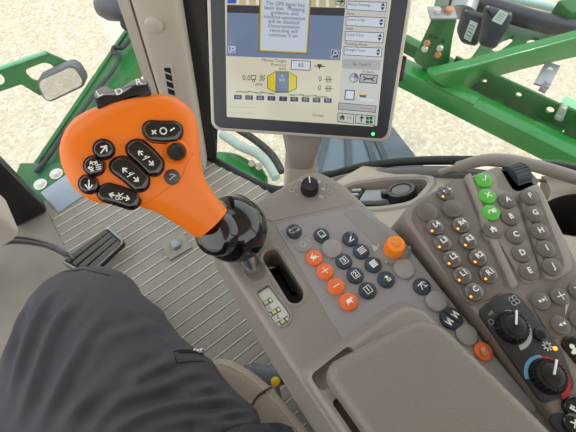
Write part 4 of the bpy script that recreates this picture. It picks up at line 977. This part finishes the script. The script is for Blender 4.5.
# glossy ball, collar and steel shaft
BC = at_t(234, 229, .345); BR = 34.0*.345/FPX
sb = at_z(255, 272, ZC-.004); axb = (BC-sb).normalized()
na = (BC-LB).normalized()
bm = B(); prof = []
for k in range(25):
    a = -PI/2+PI*k/24; prof.append((max(.0004, BR*1.0*math.cos(a)), BR*.96*math.sin(a)))
lathe(bm, prof, BC, na, seg=48); obj('ball', bm, GLOSS, t, ang=70)
bm = B(); lathe(bm, [(.010, -.001), (.0160, .000), (.0172, .003), (.0186, .008), (.0195, .014), (.018, .020), (.010, .022)], LB-na*.003, na, seg=40); obj('collar', bm, GLOSS, t, ang=70)
bm = B(); x_, y_ = perp(na); up_ = (UU-na*UU.dot(na)).normalized(); sd_ = na.cross(up_)
tube(bm, [BC+na*(.004+.002*math.sin(i/3))+(up_*math.cos(math.radians(a))+sd_*math.sin(math.radians(a)))*(BR*1.0*math.cos(.1)) for i, a in enumerate(range(-70, 60, 10))], .0004, seg=6); obj('ball_seam', bm, RUBBER, t)
bm = B(); tube(bm, [sb-Z*.012, sb, BC.lerp(sb, .3)], .0072, seg=24); obj('shaft', bm, CHROME, t, ang=50)
bm = B(); lathe(bm, [(.0098, .0036), (.0098, .0046), (.0088, .0056), (.0076, .0056)], sb, Z, seg=28); obj('shaft_collar', bm, TAUPE_D, t)
# ================================================================== driver seat
t = thing('driver_seat', 'beige leather driver seat under the seated person', 'seat', (-.2, -.1, 0))
ZS = .478
so_ = [at_z(212, 356, ZS), at_z(228, 356.5, ZS), at_z(250, 368, ZS), at_z(273, 387, ZS), at_z(310, 432, ZS), V((.056, -.16, ZS)), V((.056, -.42, ZS)), V((-.46, -.42, ZS)), V((-.46, -.1, ZS)), V((-.43, .13, ZS)), V((-.38, .18, ZS)), V((-.2, .19, ZS))]
oc_ = ccw(rounded(so_, .03, 6), Z)
bm = B(); slab(bm, oc_, .12, bev=.022, seg=6, both=True); obj('cushion', bm, SEAT, t, ang=60)
# inner panel, stitched line along the rim, seam across the bolster
bm = B(); slab(bm, inset([p+Z*.001 for p in oc_], Z, .085), .01, bev=.003, seg=3); obj('cushion_panel', bm, SEAT, t)
st_ = inset([p-Z*.0022 for p in oc_], Z, .0105); n_ = len(st_)
bm = B(); acc = 0; path = [p for p in st_+[st_[0]]]; dense = []
for a, b in zip(path[:-1], path[1:]):
    m_ = max(1, int((b-a).length/.0015)); dense += [a.lerp(b, k/m_) for k in range(m_)]
i = 0
while i+3 < len(dense):
    a, b = dense[i], dense[i+2]
    if a.x > -.05 and a.y > -.12 and (b-a).length > .0008: bar(bm, a+Z*.0014, b+Z*.0014, .0012, .0012, bev=.0003)
    i += 3
obj('stitching', bm, STITCH, t, label='pale stitched line along the cushion rim')
a_ = V((.036, .077, ZS-.004)); bm = B(); tube(bm, smooth_path([at_z(271.5, 387.5, ZS-.006), at_z(267, 389.5, ZS), at_z(260, 394, ZS+.0004), at_z(254, 401, ZS+.0004), at_z(250, 412, ZS+.0004)], 6), .0018, seg=8); obj('bolster_seam', bm, M('seam_brown', (84, 72, 62), .7), t)
bm = B(); box(bm, (-.2, -.42, .75), (.5, .11, .6), Matrix.Rotation(math.radians(10), 3, 'X'), .045, 5); obj('backrest', bm, SEAT, t)
bm = B(); box(bm, (-.2, -.15, .34), (.34, .4, .09), bev=.01); obj('frame', bm, BLACK, t)
bm = B(); 
for k in range(9): lathe(bm, [(.10, .05+k*.028), (.12, .064+k*.028), (.10, .078+k*.028)], V((-.2, -.15, 0)), Z, seg=32, cap0=k == 0, cap1=k == 8)
obj('bellows', bm, RUBBER, t)
bm = B(); box(bm, (-.2, -.15, .03), (.36, .4, .05), bev=.01); obj('base', bm, BLACK, t)
# grey ribbed hose and yellow knob seen between seat and armrest
p = at_z(258, 369, .30); q0 = at_z(252, 366, .22); q1 = at_z(268, 384, .36)
bm = B(); pe = at_z(276, 372, .31); hp = smooth_path([V((q0.x-.005, q0.y+.03, .03)), V((q0.x, q0.y+.012, .10)), V((p.x, p.y-.004, .27)), V((pe.x, pe.y-.01, .325)), V((pe.x+.05, pe.y-.03, .31))], 10); tube(bm, hp, [.018*(1-.06*(i % 2)) for i in range(len(hp))], seg=20)
tag(obj('ribbed_hose', bm, M('grey_hose', (92, 98, 102), .5)), 'grey ribbed hose rising between the seat and the armrest', 'hose')
p = at_z(275.5, 381.5, .36); t = thing('yellow_valve', 'small yellow knob on a grey stem between seat and armrest', 'valve', (p.x, p.y, 0))
bm = B(); lathe(bm, [(.003, -.006), (.0075, -.0045), (.0085, 0), (.0075, .0045), (.003, .006)], p, (CAM-p), seg=20); obj('knob', bm, M('yellow_knob', (232, 190, 16), .4), t)
bm = B(); tube(bm, [V((p.x+.004, p.y-.004, .006)), p-Z*.006], .005, seg=12); obj('stem', bm, STEEL, t)
bm = B(); box(bm, (.105, .05, .21), (.05, .07, .41), bev=.006)
tag(obj('valve_block', bm, M('grey_block', (120, 116, 108), .6)), 'grey upright block beside the yellow knob', 'block')

# ================================================================== seated person
t = thing('person', 'seated person in charcoal trousers, right knee beside the orange lever', 'person', (-.23, -.1, .0))
def limb(bm, path, n=10):
    pts = smooth_path([q[0] for q in path], n); rad = []
    for i in range(len(path)-1):
        for k in range(n):
            f = k/n; f = f*f*(3-2*f); a, b = path[i][1], path[i+1][1]; rad.append((a[0]+(b[0]-a[0])*f, a[1]+(b[1]-a[1])*f))
    rad.append(path[-1][1]); tube(bm, pts, rad, seg=40, up=V((1, 0, 0)))
def leg(bm, s, x0):
    X = lambda dx: x0+s*dx
    limb(bm, [(V((X(-.02), -.26, .585)), (.115, .10)), (V((X(-.005), -.12, .575)), (.125, .098)), (V((X(-.06), .03, .553)), (.181, .090)), (V((X(-.065), .16, .545)), (.163, .083)), (V((X(-.046), .27, .540)), (.120, .078)), (V((X(-.036), .330, .525)), (.093, .074)), (V((X(-.036), .364, .470)), (.082, .070)), (V((X(-.03), .385, .36)), (.068, .068)), (V((X(-.03), .365, .22)), (.064, .066)), (V((X(-.03), .345, .10)), (.062, .064))])
bm = B(); leg(bm, 1, -.112); leg(bm, -1, -.52)
tube(bm, [V((-.56, -.2, .60)), V((-.38, -.22, .62)), V((-.2, -.22, .62)), V((-.07, -.2, .60))], [(.10, .10), (.125, .13), (.125, .13), (.10, .10)], seg=32)
bm = evaluated(bm, [('REMESH', dict(mode='VOXEL', voxel_size=.007)), ('SMOOTH', dict(factor=.6, iterations=10)), ('SUBSURF', dict(levels=1))])
bm.normal_update()
tb = BVHTree.FromBMesh(bm)
def drop(x, y):
    r = tb.ray_cast(CAM, ray(x, y).normalized()); return r[0]
FOLDS = []   # cloth folds: line, width, height
for px, w_, h_ in (
    ([(5, 395), (22, 350), (38, 312), (52, 290)], .007, .006), ([(14, 425), (36, 370), (54, 325), (74, 298)], .009, .007), ([(34, 431), (58, 385), (82, 340), (104, 312)], .009, .005),
    ([(62, 431), (88, 392), (128, 362)], .010, .004), ([(88, 431), (118, 402), (160, 384), (205, 372)], .009, .006), ([(60, 420), (100, 395), (150, 372), (196, 350)], .010, .004),
    ([(104, 431), (150, 412), (200, 402), (244, 400)], .009, .008), ([(140, 428), (186, 418), (226, 414), (258, 413)], .007, .008), ([(130, 380), (170, 362), (215, 356)], .008, .004),
    ([(150, 320), (172, 334), (200, 348)], .007, .003), ([(110, 300), (140, 318), (170, 345)], .012, .003), ([(180, 392), (220, 386), (250, 392)], .007, .006), ([(0, 372), (12, 335), (24, 305)], .007, .005),
    ([(80, 350), (120, 332), (160, 326)], .010, .003), ([(200, 424), (236, 424), (262, 420)], .006, .007)):
    q = [drop(*c) for c in px]; q = [c for c in q if c]
    if len(q) > 1: FOLDS.append((smooth_path(q, 5), w_, h_))
FB = []
for path, w_, h_ in FOLDS:
    m_ = V((w_*3,)*3); FB.append((path, w_, h_, V([min(q[k] for q in path) for k in range(3)])-m_, V([max(q[k] for q in path) for k in range(3)])+m_))
co = []
for v in bm.verts:
    p = v.co; n = v.normal; d = .003*noise.noise(V((p.x*14, p.y*6, p.z*10)))+.0012*noise.noise(p*60)
    for path, w_, h_, bl, bh in FB:
        if not (bl.x < p.x < bh.x and bl.y < p.y < bh.y): continue
        best = 9; bk = 0
        for k in range(len(path)-1):
            a_, b_ = path[k], path[k+1]; ab = b_-a_; t_ = max(0, min(1, (p-a_).dot(ab)/max(1e-9, ab.length_squared))); dd = (p-a_-ab*t_).length
            if dd < best: best = dd; bk = (k+t_)/(len(path)-1)
        if best < w_*3:
            env = min(1, 4*bk*(1-bk)+.15); x = best/w_
            d += h_*env*(math.exp(-x*x*1.3)-.45*math.exp(-(x-1.7)**2*1.5))
    p2_ = p+n*(d-.003); p2_.z = max(p2_.z, .4795) if p2_.y < .17 else p2_.z; co.append(p2_)
for v, c in zip(bm.verts, co): v.co = c
tb = BVHTree.FromBMesh(bm); tro = obj('trousers', bm, PANTS, t, ang=80)
def tp_(x, y, h=0):
    r = tb.ray_cast(CAM, ray(x, y).normalized()); 
    if r[0] is None: return None
    n = r[1] if r[1].dot(CAM-r[0]) > 0 else -r[1]
    return r[0]+n*h
def on_cloth(name, px, r, mat, par=tro, n=6, h=.0006):
    P_ = [q for q in (tp_(a[0]+(b[0]-a[0])*k/n, a[1]+(b[1]-a[1])*k/n, h) for a, b in zip(px[:-1], px[1:]) for k in range(n+1)) if q]
    P2 = [P_[0]]+[q for p, q in zip(P_[:-1], P_[1:]) if (q-p).length > 1e-4]
    if len(P2) < 2: return
    bm = B(); tube(bm, P2, r, seg=8); return obj(name, bm, mat, par)
on_cloth('pocket_seam', [(173, 352), (179, 350.5), (195, 350)], .0009, PANTS_D)
on_cloth('pocket_seam', [(174, 353), (177, 363), (190, 361.5), (205, 361)], .0008, PANTS_D)
on_cloth('zip_track', [(178, 352.5), (195, 352), (210, 357), (222, 364)], .0016, PANTS_D)
q = tp_(197.5, 352.5, .003)
bm = B()
for k in range(3): lathe(bm, [(.0012, -.0016), (.0028, -.001), (.0030, .001), (.0012, .0018)], q+RR*(.0045*(k-1))-UU*(.001*(k % 2)), (CAM-q), seg=14)
obj('zip_pull', bm, CHROME, tro, label='small silver zip pull')
on_cloth('knee_seam', [(28, 282), (50, 274), (84, 269.5), (110, 276)], .0007, PANTS_D)
bm = B(); limb(bm, [(V((-.23, -.02, .60)), (.235, .050)), (V((-.23, -.06, .655)), (.232, .09)), (V((-.23, -.15, .70)), (.21, .125)), (V((-.23, -.22, .80)), (.19, .12)), (V((-.23, -.26, .92)), (.19, .12)), (V((-.23, -.275, 1.0)), (.19, .12))])
for v in bm.verts: v.co += v.normal*0+V((0, 0, .004*noise.noise(v.co*14)))
# hem draping over the right hip
hemp = [at_z(*q_, .60) for q_ in ((214, 440), (228, 426), (250, 420), (280, 417), (300, 421), (318, 430), (326, 445))]
obj('shirt', bm, SHIRT, t, ang=80)
bm = B(); top = []
P_ = []
for q_ in ((206, 452), (222, 436), (242, 427), (262, 423), (280, 423), (292, 427)):
    h_ = tp_(*q_, .005); P_.append(h_ if h_ else at_z(*q_, .56))
pth = smooth_path(P_, 6); N_ = len(pth)
rows = []
for j in range(6):
    f = j/5; rows.append([p+V((-.02*f, -.16*f, .0+.012*math.sin(f*2.2)))+V((0, 0, .003*noise.noise(p*30+V((0, f*3, 0))))) for p in pth])
under = [[p-V((0, 0, .004)) for p in r] for r in rows]
loft(bm, [r+list(reversed(u)) for r, u in zip(rows, under)]); obj('shirt_hem', bm, SHIRT, t, ang=80, label='speckled dark shirt hem')
for s, x0 in ((1, -.142), (-1, -.49)):
    bm = B(); rings = []
    for f, wd, hg in ((0, .030, .05), (.12, .038, .075), (.3, .038, .09), (.5, .04, .075), (.75, .048, .055), (.92, .042, .042), (1, .024, .028)):
        yy = .28+.27*f; rings.append([V((x0+wd*math.copysign(abs(math.cos(a))**.7, math.cos(a)), yy, .008+hg/2+hg/2*math.copysign(abs(math.sin(a))**.7, math.sin(a)))) for a in [2*PI*k/28 for k in range(28)]])
    loft(bm, rings); obj('shoe', bm, SHOE, t, ang=60)

# ================================================================== outside, front: beam, mirror, lamp
ZB = -.30
t = thing('front_frame', 'green steel beam running forward from below the windscreen', 'frame', at_z(48, 182, -1.68))
a = at_z(58, 172, ZB); b = at_z(142, 40, ZB); d = (b-a).normalized(); s_ = d.cross(Z)
bm = B(); bar(bm, a-d*.15, b+d*.5, .16, .10, bev=.012); obj('beam', bm, GREEN_D, t)
bm = B(); bar(bm, a-d*.12-s_*.065+Z*.052, b+d*.3-s_*.065+Z*.052, .02, .012, bev=.003); obj('edge_flange', bm, GREEN_D, t)
bm = B(); box(bm, at_z(52, 180, ZB+.055), (.30, .16, .02), frame_rot(RR, HH, Z), .006); obj('bolt_plate', bm, GREEN_D, t)
for q in ((40.5, 184.5), (56.5, 174)):
    bm = B(); lathe(bm, [(.018, 0), (.018, .01), (.013, .015), (.001, .016)], at_z(*q, ZB+.066), Z, seg=6); lathe(bm, [(.026, 0), (.026, .003)], at_z(*q, ZB+.065), Z, seg=20); obj('bolt', bm, M('white_bolt', (226, 222, 210), .4) if 'white_bolt' not in bpy.data.materials else bpy.data.materials['white_bolt'], t)
bm = B(); box(bm, (a+b)/2+V((0, 0, -.75)), (.1, .1, 1.3), bev=.01); obj('leg', bm, GREEN_D, t)
cab_ = [at_z(*q, ZB+.075) for q in ((36, 172), (52, 152), (66, 130), (84, 108), (100, 86), (112, 72), (120, 56), (113, 52), (114, 47), (122, 48), (130, 40))]
bm = B(); tube(bm, smooth_path(cab_, 6), .009, seg=10); tag(obj('cable', bm, RUBBER), 'thin black cable looped along the green front beam', 'cable')
# work lamp
lpx = at_t(119, 5, 1.95); t = thing('work_lamp', 'dark round lamp body beside the pillar, above the green beam', 'lamp', lpx-Z*.1)
dl = (RR*.85-UU*.15-FF*.4).normalized()
bm = B(); lathe(bm, [(.02, -.12), (.05, -.11), (.066, -.07), (.07, 0), (.072, .05), (.066, .06), (.01, .06)], lpx, dl, seg=36); obj('lamp_body', bm, M('grey_lamp_shell', (66, 68, 76), .45), t)
fb = at_t(124, 26, 2.0); bm = B(); tube(bm, smooth_path([lpx+dl*.02-Z*.05, fb, V((b.x, b.y, ZB+.05))], 6), .014, seg=12); obj('lamp_bracket', bm, M('dark_bracket', (58, 58, 62), .5), t)
# outside mirror with its green bracket
mt = 2.0; mc = at_t(61, 83, mt); mn = V((-.42, -.62, .10)).normalized()
t = thing('outside_mirror', 'rounded outside mirror on a green slotted bracket', 'mirror', mc)
qm = [at_pl(*q, mc, mn) for q in ((34, 80.5), (74, 62.5), (88, 85), (46, 105))]
bm = B(); slab(bm, rounded(qm, .045, 8), .05, n=mn, bev=.008); obj('housing', bm, M('grey_mirror_shell', (92, 94, 98), .5), t)
ins = [p+mn*.001 for p in inset(ccw(rounded(qm, .045, 8), mn), mn, .012)]
MIR = M('mirror_glass', (205, 205, 205), .03, metal=1, var=0)
bm = B(); slab(bm, ins, .003, n=mn, bev=0); obj('mirror_glass', bm, MIR, t)
bo = mc-mn*.06; bn = (mn+V((0, 0, .3))).normalized()
bp_ = [at_pl(*q, bo, bn) for q in ((-60, 83), (-2, 69), (46, 52.5), (75, 65), (80, 80), (40, 96), (21, 84.5), (-60, 112))]
bm = B(); slab(bm, bp_, .012, n=bn, bev=.002)
for hole in (((22, 71), (45, 62), (54, 66), (56, 74), (34, 82)), ((-40, 81), (-2, 72), (5, 78), (4, 84), (-40, 95))):
    ct = B(); slab(ct, [q+bn*.03 for q in rounded([at_pl(*q, bo, bn) for q in hole], .025)], .08, n=bn, bev=0); bm = cut(bm, ct)
obj('bracket', bm, GREEN_D, t)
bm = B(); e1 = [at_pl(*q, bo, bn) for q in ((-60, 83), (-2, 69), (46, 52.5))]; tube(bm, e1, .01, seg=8); obj('bracket_edge', bm, M('pale_green_edge', (110, 176, 136), .4), t)
bm = B(); q = at_pl(-50, 95, bo, bn); tube(bm, [q, V((q.x-.9, q.y, q.z)), V((q.x-.93, q.y, -1.69))], .03, seg=12); obj('post', bm, GREEN_D, t)

# ================================================================== outside, right: folded boom
t = thing('spray_boom', 'bright green steel boom frame outside the right window', 'boom', (1.35, .45, -1.68))
PALE = M('pale_green_flange', (130, 196, 150), .4, var=.1)
z0 = -.05
A1 = at_z(402, 72, z0); A2 = at_z(576, 158, z0); dA = (A2-A1).normalized(); oA = dA.cross(Z); 
if oA.x < 0: oA = -oA
def bpt(px, z): return at_z(*px, z)
wA = .085
pA = A1-dA*.9+oA*wA/2-Z*.04; pB = A2+dA*1.2+oA*wA/2-Z*.04
bm = B(); bar(bm, pA, pB, wA, .085, bev=.008); obj('lower_beam', bm, GREEN, t)
bm = B(); box(bm, A1.lerp(A2, .30)+oA*.04+Z*.004, (.2, .07, .012), frame_rot(dA, oA, Z), .003); obj('splice_plate', bm, GREEN, t)
# rear channel: upright web with holes, pale flange on top
offR = wA+.055
wb0 = A1+dA*.15+oA*offR; wb1 = A2+dA*1.2+oA*offR
bm = B(); bar(bm, wb0-Z*.02, wb1-Z*.02, .012, .17, bev=.002)
for f in (.18, .36, .52, .62, .74, .86):
    ct = B(); lathe(ct, [(.012 if f != .52 else .015, -.05), (.012 if f != .52 else .015, .05)], wb0.lerp(wb0+dA*.78, f)+Z*(-.02+.05*math.sin(f*40)), oA, seg=16); bm = cut(bm, ct)
obj('rear_web', bm, GREEN_D, t)
bm = B(); bar(bm, wb0+dA*.42+oA*.022+Z*.068, wb1+oA*.022+Z*.068, .045, .008, bev=.002); obj('rear_flange', bm, PALE, t)
for px, wd in (((500, 100), .04), ((547, 130), .10), ((430, 62), .1)):
    c = at_z(*px, z0-.02); f_ = (c-A1).dot(dA); c = A1+dA*f_+oA*(wA+.02)-Z*.03
    bm = B(); box(bm, c, (wd, .10, .012), frame_rot(dA, oA, Z), .003); obj('tie_plate', bm, GREEN, t)
# diagonal brace
g1 = bpt((420, 84), .0); g2 = bpt((590, 47), .03); dg = (g2-g1).normalized()
nb_ = dg.cross(Z).normalized(); nb_ = nb_ if nb_.dot(CAM-g1) > 0 else -nb_
pb3 = at_z(445, 86, -.03)
bm = B(); slab(bm, rounded([at_pl(*q, pb3, nb_) for q in ((427, 76), (470, 66.5), (640, 21), (640, 43), (524, 70), (484, 81), (472, 87), (462, 96), (440, 85))], .03), .04, n=nb_, bev=.010, seg=4); obj('brace', bm, GREEN, t)
# upright bracket plate with bolts
bc = at_t(430, 48, 1.66); bnn = (CAM-bc); bnn.z *= .4; bnn.normalize()
pts = [at_pl(*q, bc, bnn) for q in ((434, 13), (457, 18), (452, 40), (448, 68), (428, 72), (413, 60), (427, 30))]
bm = B(); slab(bm, rounded(pts, .01), .03, n=bnn, bev=.004)
obj('bracket_plate', bm, GREEN_D, t)
WB = M('steel_bolt', (190, 188, 180), .4, metal=.3); RB = M('rust_bolt', (176, 124, 78), .5)
for q, m_ in (((427, 43), RB), ((425, 48.5), WB), ((440, 48), WB), ((438, 54.5), RB)):
    bm = B(); o = at_pl(*q, bc+bnn*.002, bnn); lathe(bm, [(.013, 0), (.013, .008), (.009, .013), (.001, .013)], o, bnn, seg=12); obj('bolt', bm, m_, t)
for q in ((436, 38), (443, 41), (430, 36)):
    bm = B(); o = at_pl(*q, bc+bnn*.0012, bnn); lathe(bm, [(.007, 0), (.007, .001)], o, bnn, seg=12); obj('bolt_hole', bm, BLACK, t)
cp = at_pl(442, 13, bc+bnn*.01, bnn)
bm = B(); box(bm, cp, (.10, .07, .012), frame_rot(RR, HH, Z), .005); obj('bracket_cap', bm, STEEL, t)
for q, m_ in ((-.022, WB), (.022, RB)):
    bm = B(); lathe(bm, [(.016, 0), (.014, .012), (.001, .014)], cp+RR*q+Z*.006, Z, seg=14); obj('bolt', bm, m_, t)
bm = B(); bar(bm, cp+Z*.0+HH*.03, cp+HH*.10+Z*.24, .05, .012, bev=.002); obj('strap', bm, M('grey_green_strap', (126, 146, 136), .5), t)
# steel angle and two-bolt plate on the rear web
a = at_t(541, 86, 1.60); b = at_t(553, 64, 1.66)
bm = B(); bar(bm, a, b, .055, .008, up=CAM-a, bev=.002); bar(bm, a+(b-a)*.02, a+(a-b).normalized()*.01+RR*.03-UU*.005, .04, .008, up=CAM-a, bev=.002); sa = obj('steel_angle', bm, STEEL, t)
bm = B(); o = a.lerp(b, .72)+(CAM-a).normalized()*.0045; lathe(bm, [(.011, 0), (.011, .0012)], o, (CAM-a), seg=16); obj('bolt_hole', bm, STITCH, sa)
c = at_t(561, 113, 1.56); wn = -oA
bm = B(); ex_ = (dA*.35+Z*.94).normalized(); slab(bm, rounded([at_pl(*q, c, wn) for q in ((553, 119), (561, 104), (568, 107), (562, 123))], .012), .008, n=wn, bev=.003); bp2 = obj('bolt_strap', bm, M('galvanised_strap', (158, 172, 170), .45), t)
for q in ((563, 108.5), (558.5, 117)):
    bm = B(); lathe(bm, [(.011, 0), (.010, .007), (.001, .009)], at_pl(*q, c+wn*.0005, wn), wn, seg=12); obj('bolt', bm, WB, bp2)
bm = B(); bar(bm, V((A2.x+.1, A2.y-.2, -1.69)), V((A2.x+.1, A2.y-.2, -.08)), .09, .09, up=V((0, 1, 0)), bev=.01); obj('stand', bm, GREEN_D, t)
for k, (px0, px1, r, z_) in enumerate((((402, 42), (470, 78), .02, -.02),)):
    a = at_z(*px0, z_-.05); b = at_z(*px1, z_-.05); bm = B(); bar(bm, a, b, r*2.4, .06, bev=.006); obj('inner_rail', bm, GREEN_D, t)
a = at_z(560, 14, -.1); b = at_z(640, -8, -.1); bm = B(); bar(bm, a, b+ (b-a), .1, .08, bev=.01); obj('outer_arm', bm, GREEN_D, t)
a = at_z(470, 58, -.22); bm = B(); slab(bm, rounded([at_z(*q, -.22) for q in ((468, 62), (505, 10), (560, 20), (560, 40))], .05), .02, bev=.003)
ct = B(); slab(ct, [q+Z*.02 for q in rounded([at_z(*q, -.22) for q in ((490, 50), (500, 40), (516, 34), (512, 42), (498, 52))], .03)], .08, bev=0); bm = cut(bm, ct)
ct = B(); slab(ct, [q+Z*.02 for q in rounded([at_z(*q, -.22) for q in ((524, 43), (532, 36), (540, 38), (538, 43))], .02)], .08, bev=0); bm = cut(bm, ct)
obj('slotted_plate', bm, GREEN_D, t)
# actuator boxes with pale labels
def act(c0, px, lpx, label, nm):
    n = (CAM-c0).normalized(); t2 = thing('actuator_box', label, 'actuator', c0-Z*.1, 'black actuators beside the boom')
    bm = B(); slab(bm, rounded([at_pl(*q, c0, n) for q in px], .02), .09, n=n, bev=.02, seg=4); obj('case', bm, M('black_case', (44, 46, 54), .45) if 'black_case' not in bpy.data.materials else bpy.data.materials['black_case'], t2)
    bm = B(); slab(bm, [at_pl(*q, c0+n*.0015, n) for q in lpx], .002, n=n, bev=0); lb = obj('label_sticker', bm, M('pale_sticker', (176, 196, 186), .5) if 'pale_sticker' not in bpy.data.materials else bpy.data.materials['pale_sticker'], t2)
    P4 = [at_pl(*q, c0+n*.0022, n) for q in lpx]; gm = bpy.data.materials.get('grey_mark'); bm = B()
    for k in range(4):
        f = .2+.18*k; a = P4[0].lerp(P4[3], f); b = P4[1].lerp(P4[2], f); face(bm, ccw([a.lerp(b, .15), a.lerp(b, .8), a.lerp(b, .8)+(P4[3]-P4[0])*.05, a.lerp(b, .15)+(P4[3]-P4[0])*.05], n))
    obj('print_lines', bm, gm, lb, smooth=False)
    for q in (.12, .88):
        bm = B(); o = at_pl(px[0][0]+(px[1][0]-px[0][0])*q, px[0][1]+(px[1][1]-px[0][1])*q+2, c0+n*.002, n); lathe(bm, [(.006, 0), (.005, .004), (.001, .005)], o, n, seg=10); obj('screw', bm, STEEL, t2)
act(at_t(475, 24, 1.92), ((463, 8), (488, 15), (477, 47), (461, 43), (456, 30)), ((470.5, 20), (478, 23.5), (470.5, 42), (463.5, 38)), 'black actuator box with a tall pale label, left of the pair', 0)
act(at_t(492, 24, 1.78), ((484, 4), (514, 13), (508, 30), (495, 50), (478, 45)), ((500, 9.5), (509, 13.5), (501.5, 25), (491.5, 20.5)), 'black actuator box with a slanted pale label, beside the dark pipe', 1)
bm = B(); a = at_t(440, -6, 2.15); b = at_t(480, 4, 2.1); c = at_t(530, 19, 2.05); d = at_t(580, 30, 2.0); e = at_t(660, 44, 1.95)
tube(bm, smooth_path([a, b, c, d, e], 6), .045, seg=24); tag(obj('black_pipe', bm, M('black_hose', (46, 46, 54), .4, dirt=(120, 120, 120), dscale=60, damt=0)), 'thick black pipe running behind the black boxes', 'pipe')
bm = B(); tube(bm, smooth_path([at_t(500, -4, 2.25), at_t(545, 6, 2.2), at_t(590, 19, 2.15), at_t(650, 34, 2.1)], 6), .022, seg=16); tag(obj('steel_rod', bm, M('pale_rod', (168, 196, 192), .35)), 'pale steel rod above the thick black pipe', 'rod')
bm = B(); lathe(bm, [(.05, -.04), (.06, -.03), (.06, .03), (.05, .04)], at_t(464, 6, 1.98), (RR*.3+UU).normalized(), seg=28); tag(obj('round_fitting', bm, STEEL), 'grey round fitting at the top of the boom, beside the strap', 'fitting')

# blue-grey step platform outside the right window
t = thing('step_platform', 'blue-grey ribbed step platform outside, seen over the side shelf', 'step', at_z(360, 150, -1.69))
zq = -.42
pts = [at_z(*q, zq) for q in ((318, 118), (386, 118), (440, 186), (300, 230), (285, 180))]
bm = B(); slab(bm, pts, .03, bev=.004); BG = M('blue_grey_paint', (98, 112, 126), .45, var=.12, scale=5); obj('deck', bm, BG, t)
for f in (.2, .42, .62, .72):
    a = pts[0].lerp(pts[1], f)+Z*.006; b = pts[4].lerp(pts[2], f)+Z*.006
    bm = B(); bar(bm, a, b, .03, .012, bev=.003); obj('rib', bm, M('dark_blue_grey', (66, 78, 88), .5) if 'dark_blue_grey' not in bpy.data.materials else bpy.data.materials['dark_blue_grey'], t)
bm = B(); c = sum(pts, V((0, 0, 0)))/5; box(bm, (c.x, c.y, (zq-1.7)/2-.012), (.12, .12, 1.7+zq-.03), bev=.01); obj('post', bm, BG, t)
# hoses and a green block seen low through the side window
for q, r, m_, lb in ((((222, 134), (240, 146), (256, 153), (268, 164), (276, 178)), .02, M('pale_hose', (150, 168, 160), .4), 'pale hose arching outside below the display'), (((236, 128), (255, 140), (272, 155), (282, 172)), .016, RUBBER, 'dark hose arching outside below the display')):
    bm = B(); tube(bm, smooth_path([at_z(*k, -.25) for k in q], 6), r, seg=14); tag(obj('outside_hose', bm, m_), lb, 'hose')
t = thing('green_casting', 'small green casting with white bolts outside, low below the display', 'bracket', at_z(245, 162, -1.69))
bm = B(); pts = [at_z(*q, -.32) for q in ((214, 150), (236, 152), (262, 166), (270, 180), (240, 184), (215, 168))]; slab(bm, rounded(pts, .03), .06, bev=.01); obj('casting', bm, GREEN, t)
for q in ((252, 164), (259, 167)):
    bm = B(); lathe(bm, [(.016, 0), (.014, .012), (.001, .014)], at_z(*q, -.318), Z, seg=12); obj('bolt', bm, bpy.data.materials['white_bolt'], t)
bm = B(); c = sum(pts, V((0, 0, 0)))/6; box(bm, (c.x, c.y, -1.03), (.08, .08, 1.3), bev=.01); obj('support', bm, GREEN_D, t)
# ------------------------------------------------------------------ view settings
S.view_settings.view_transform = 'Standard'; S.view_settings.look = 'None'; S.view_settings.gamma = 1; S.view_settings.use_curve_mapping = False
S.view_settings.exposure = EXPO
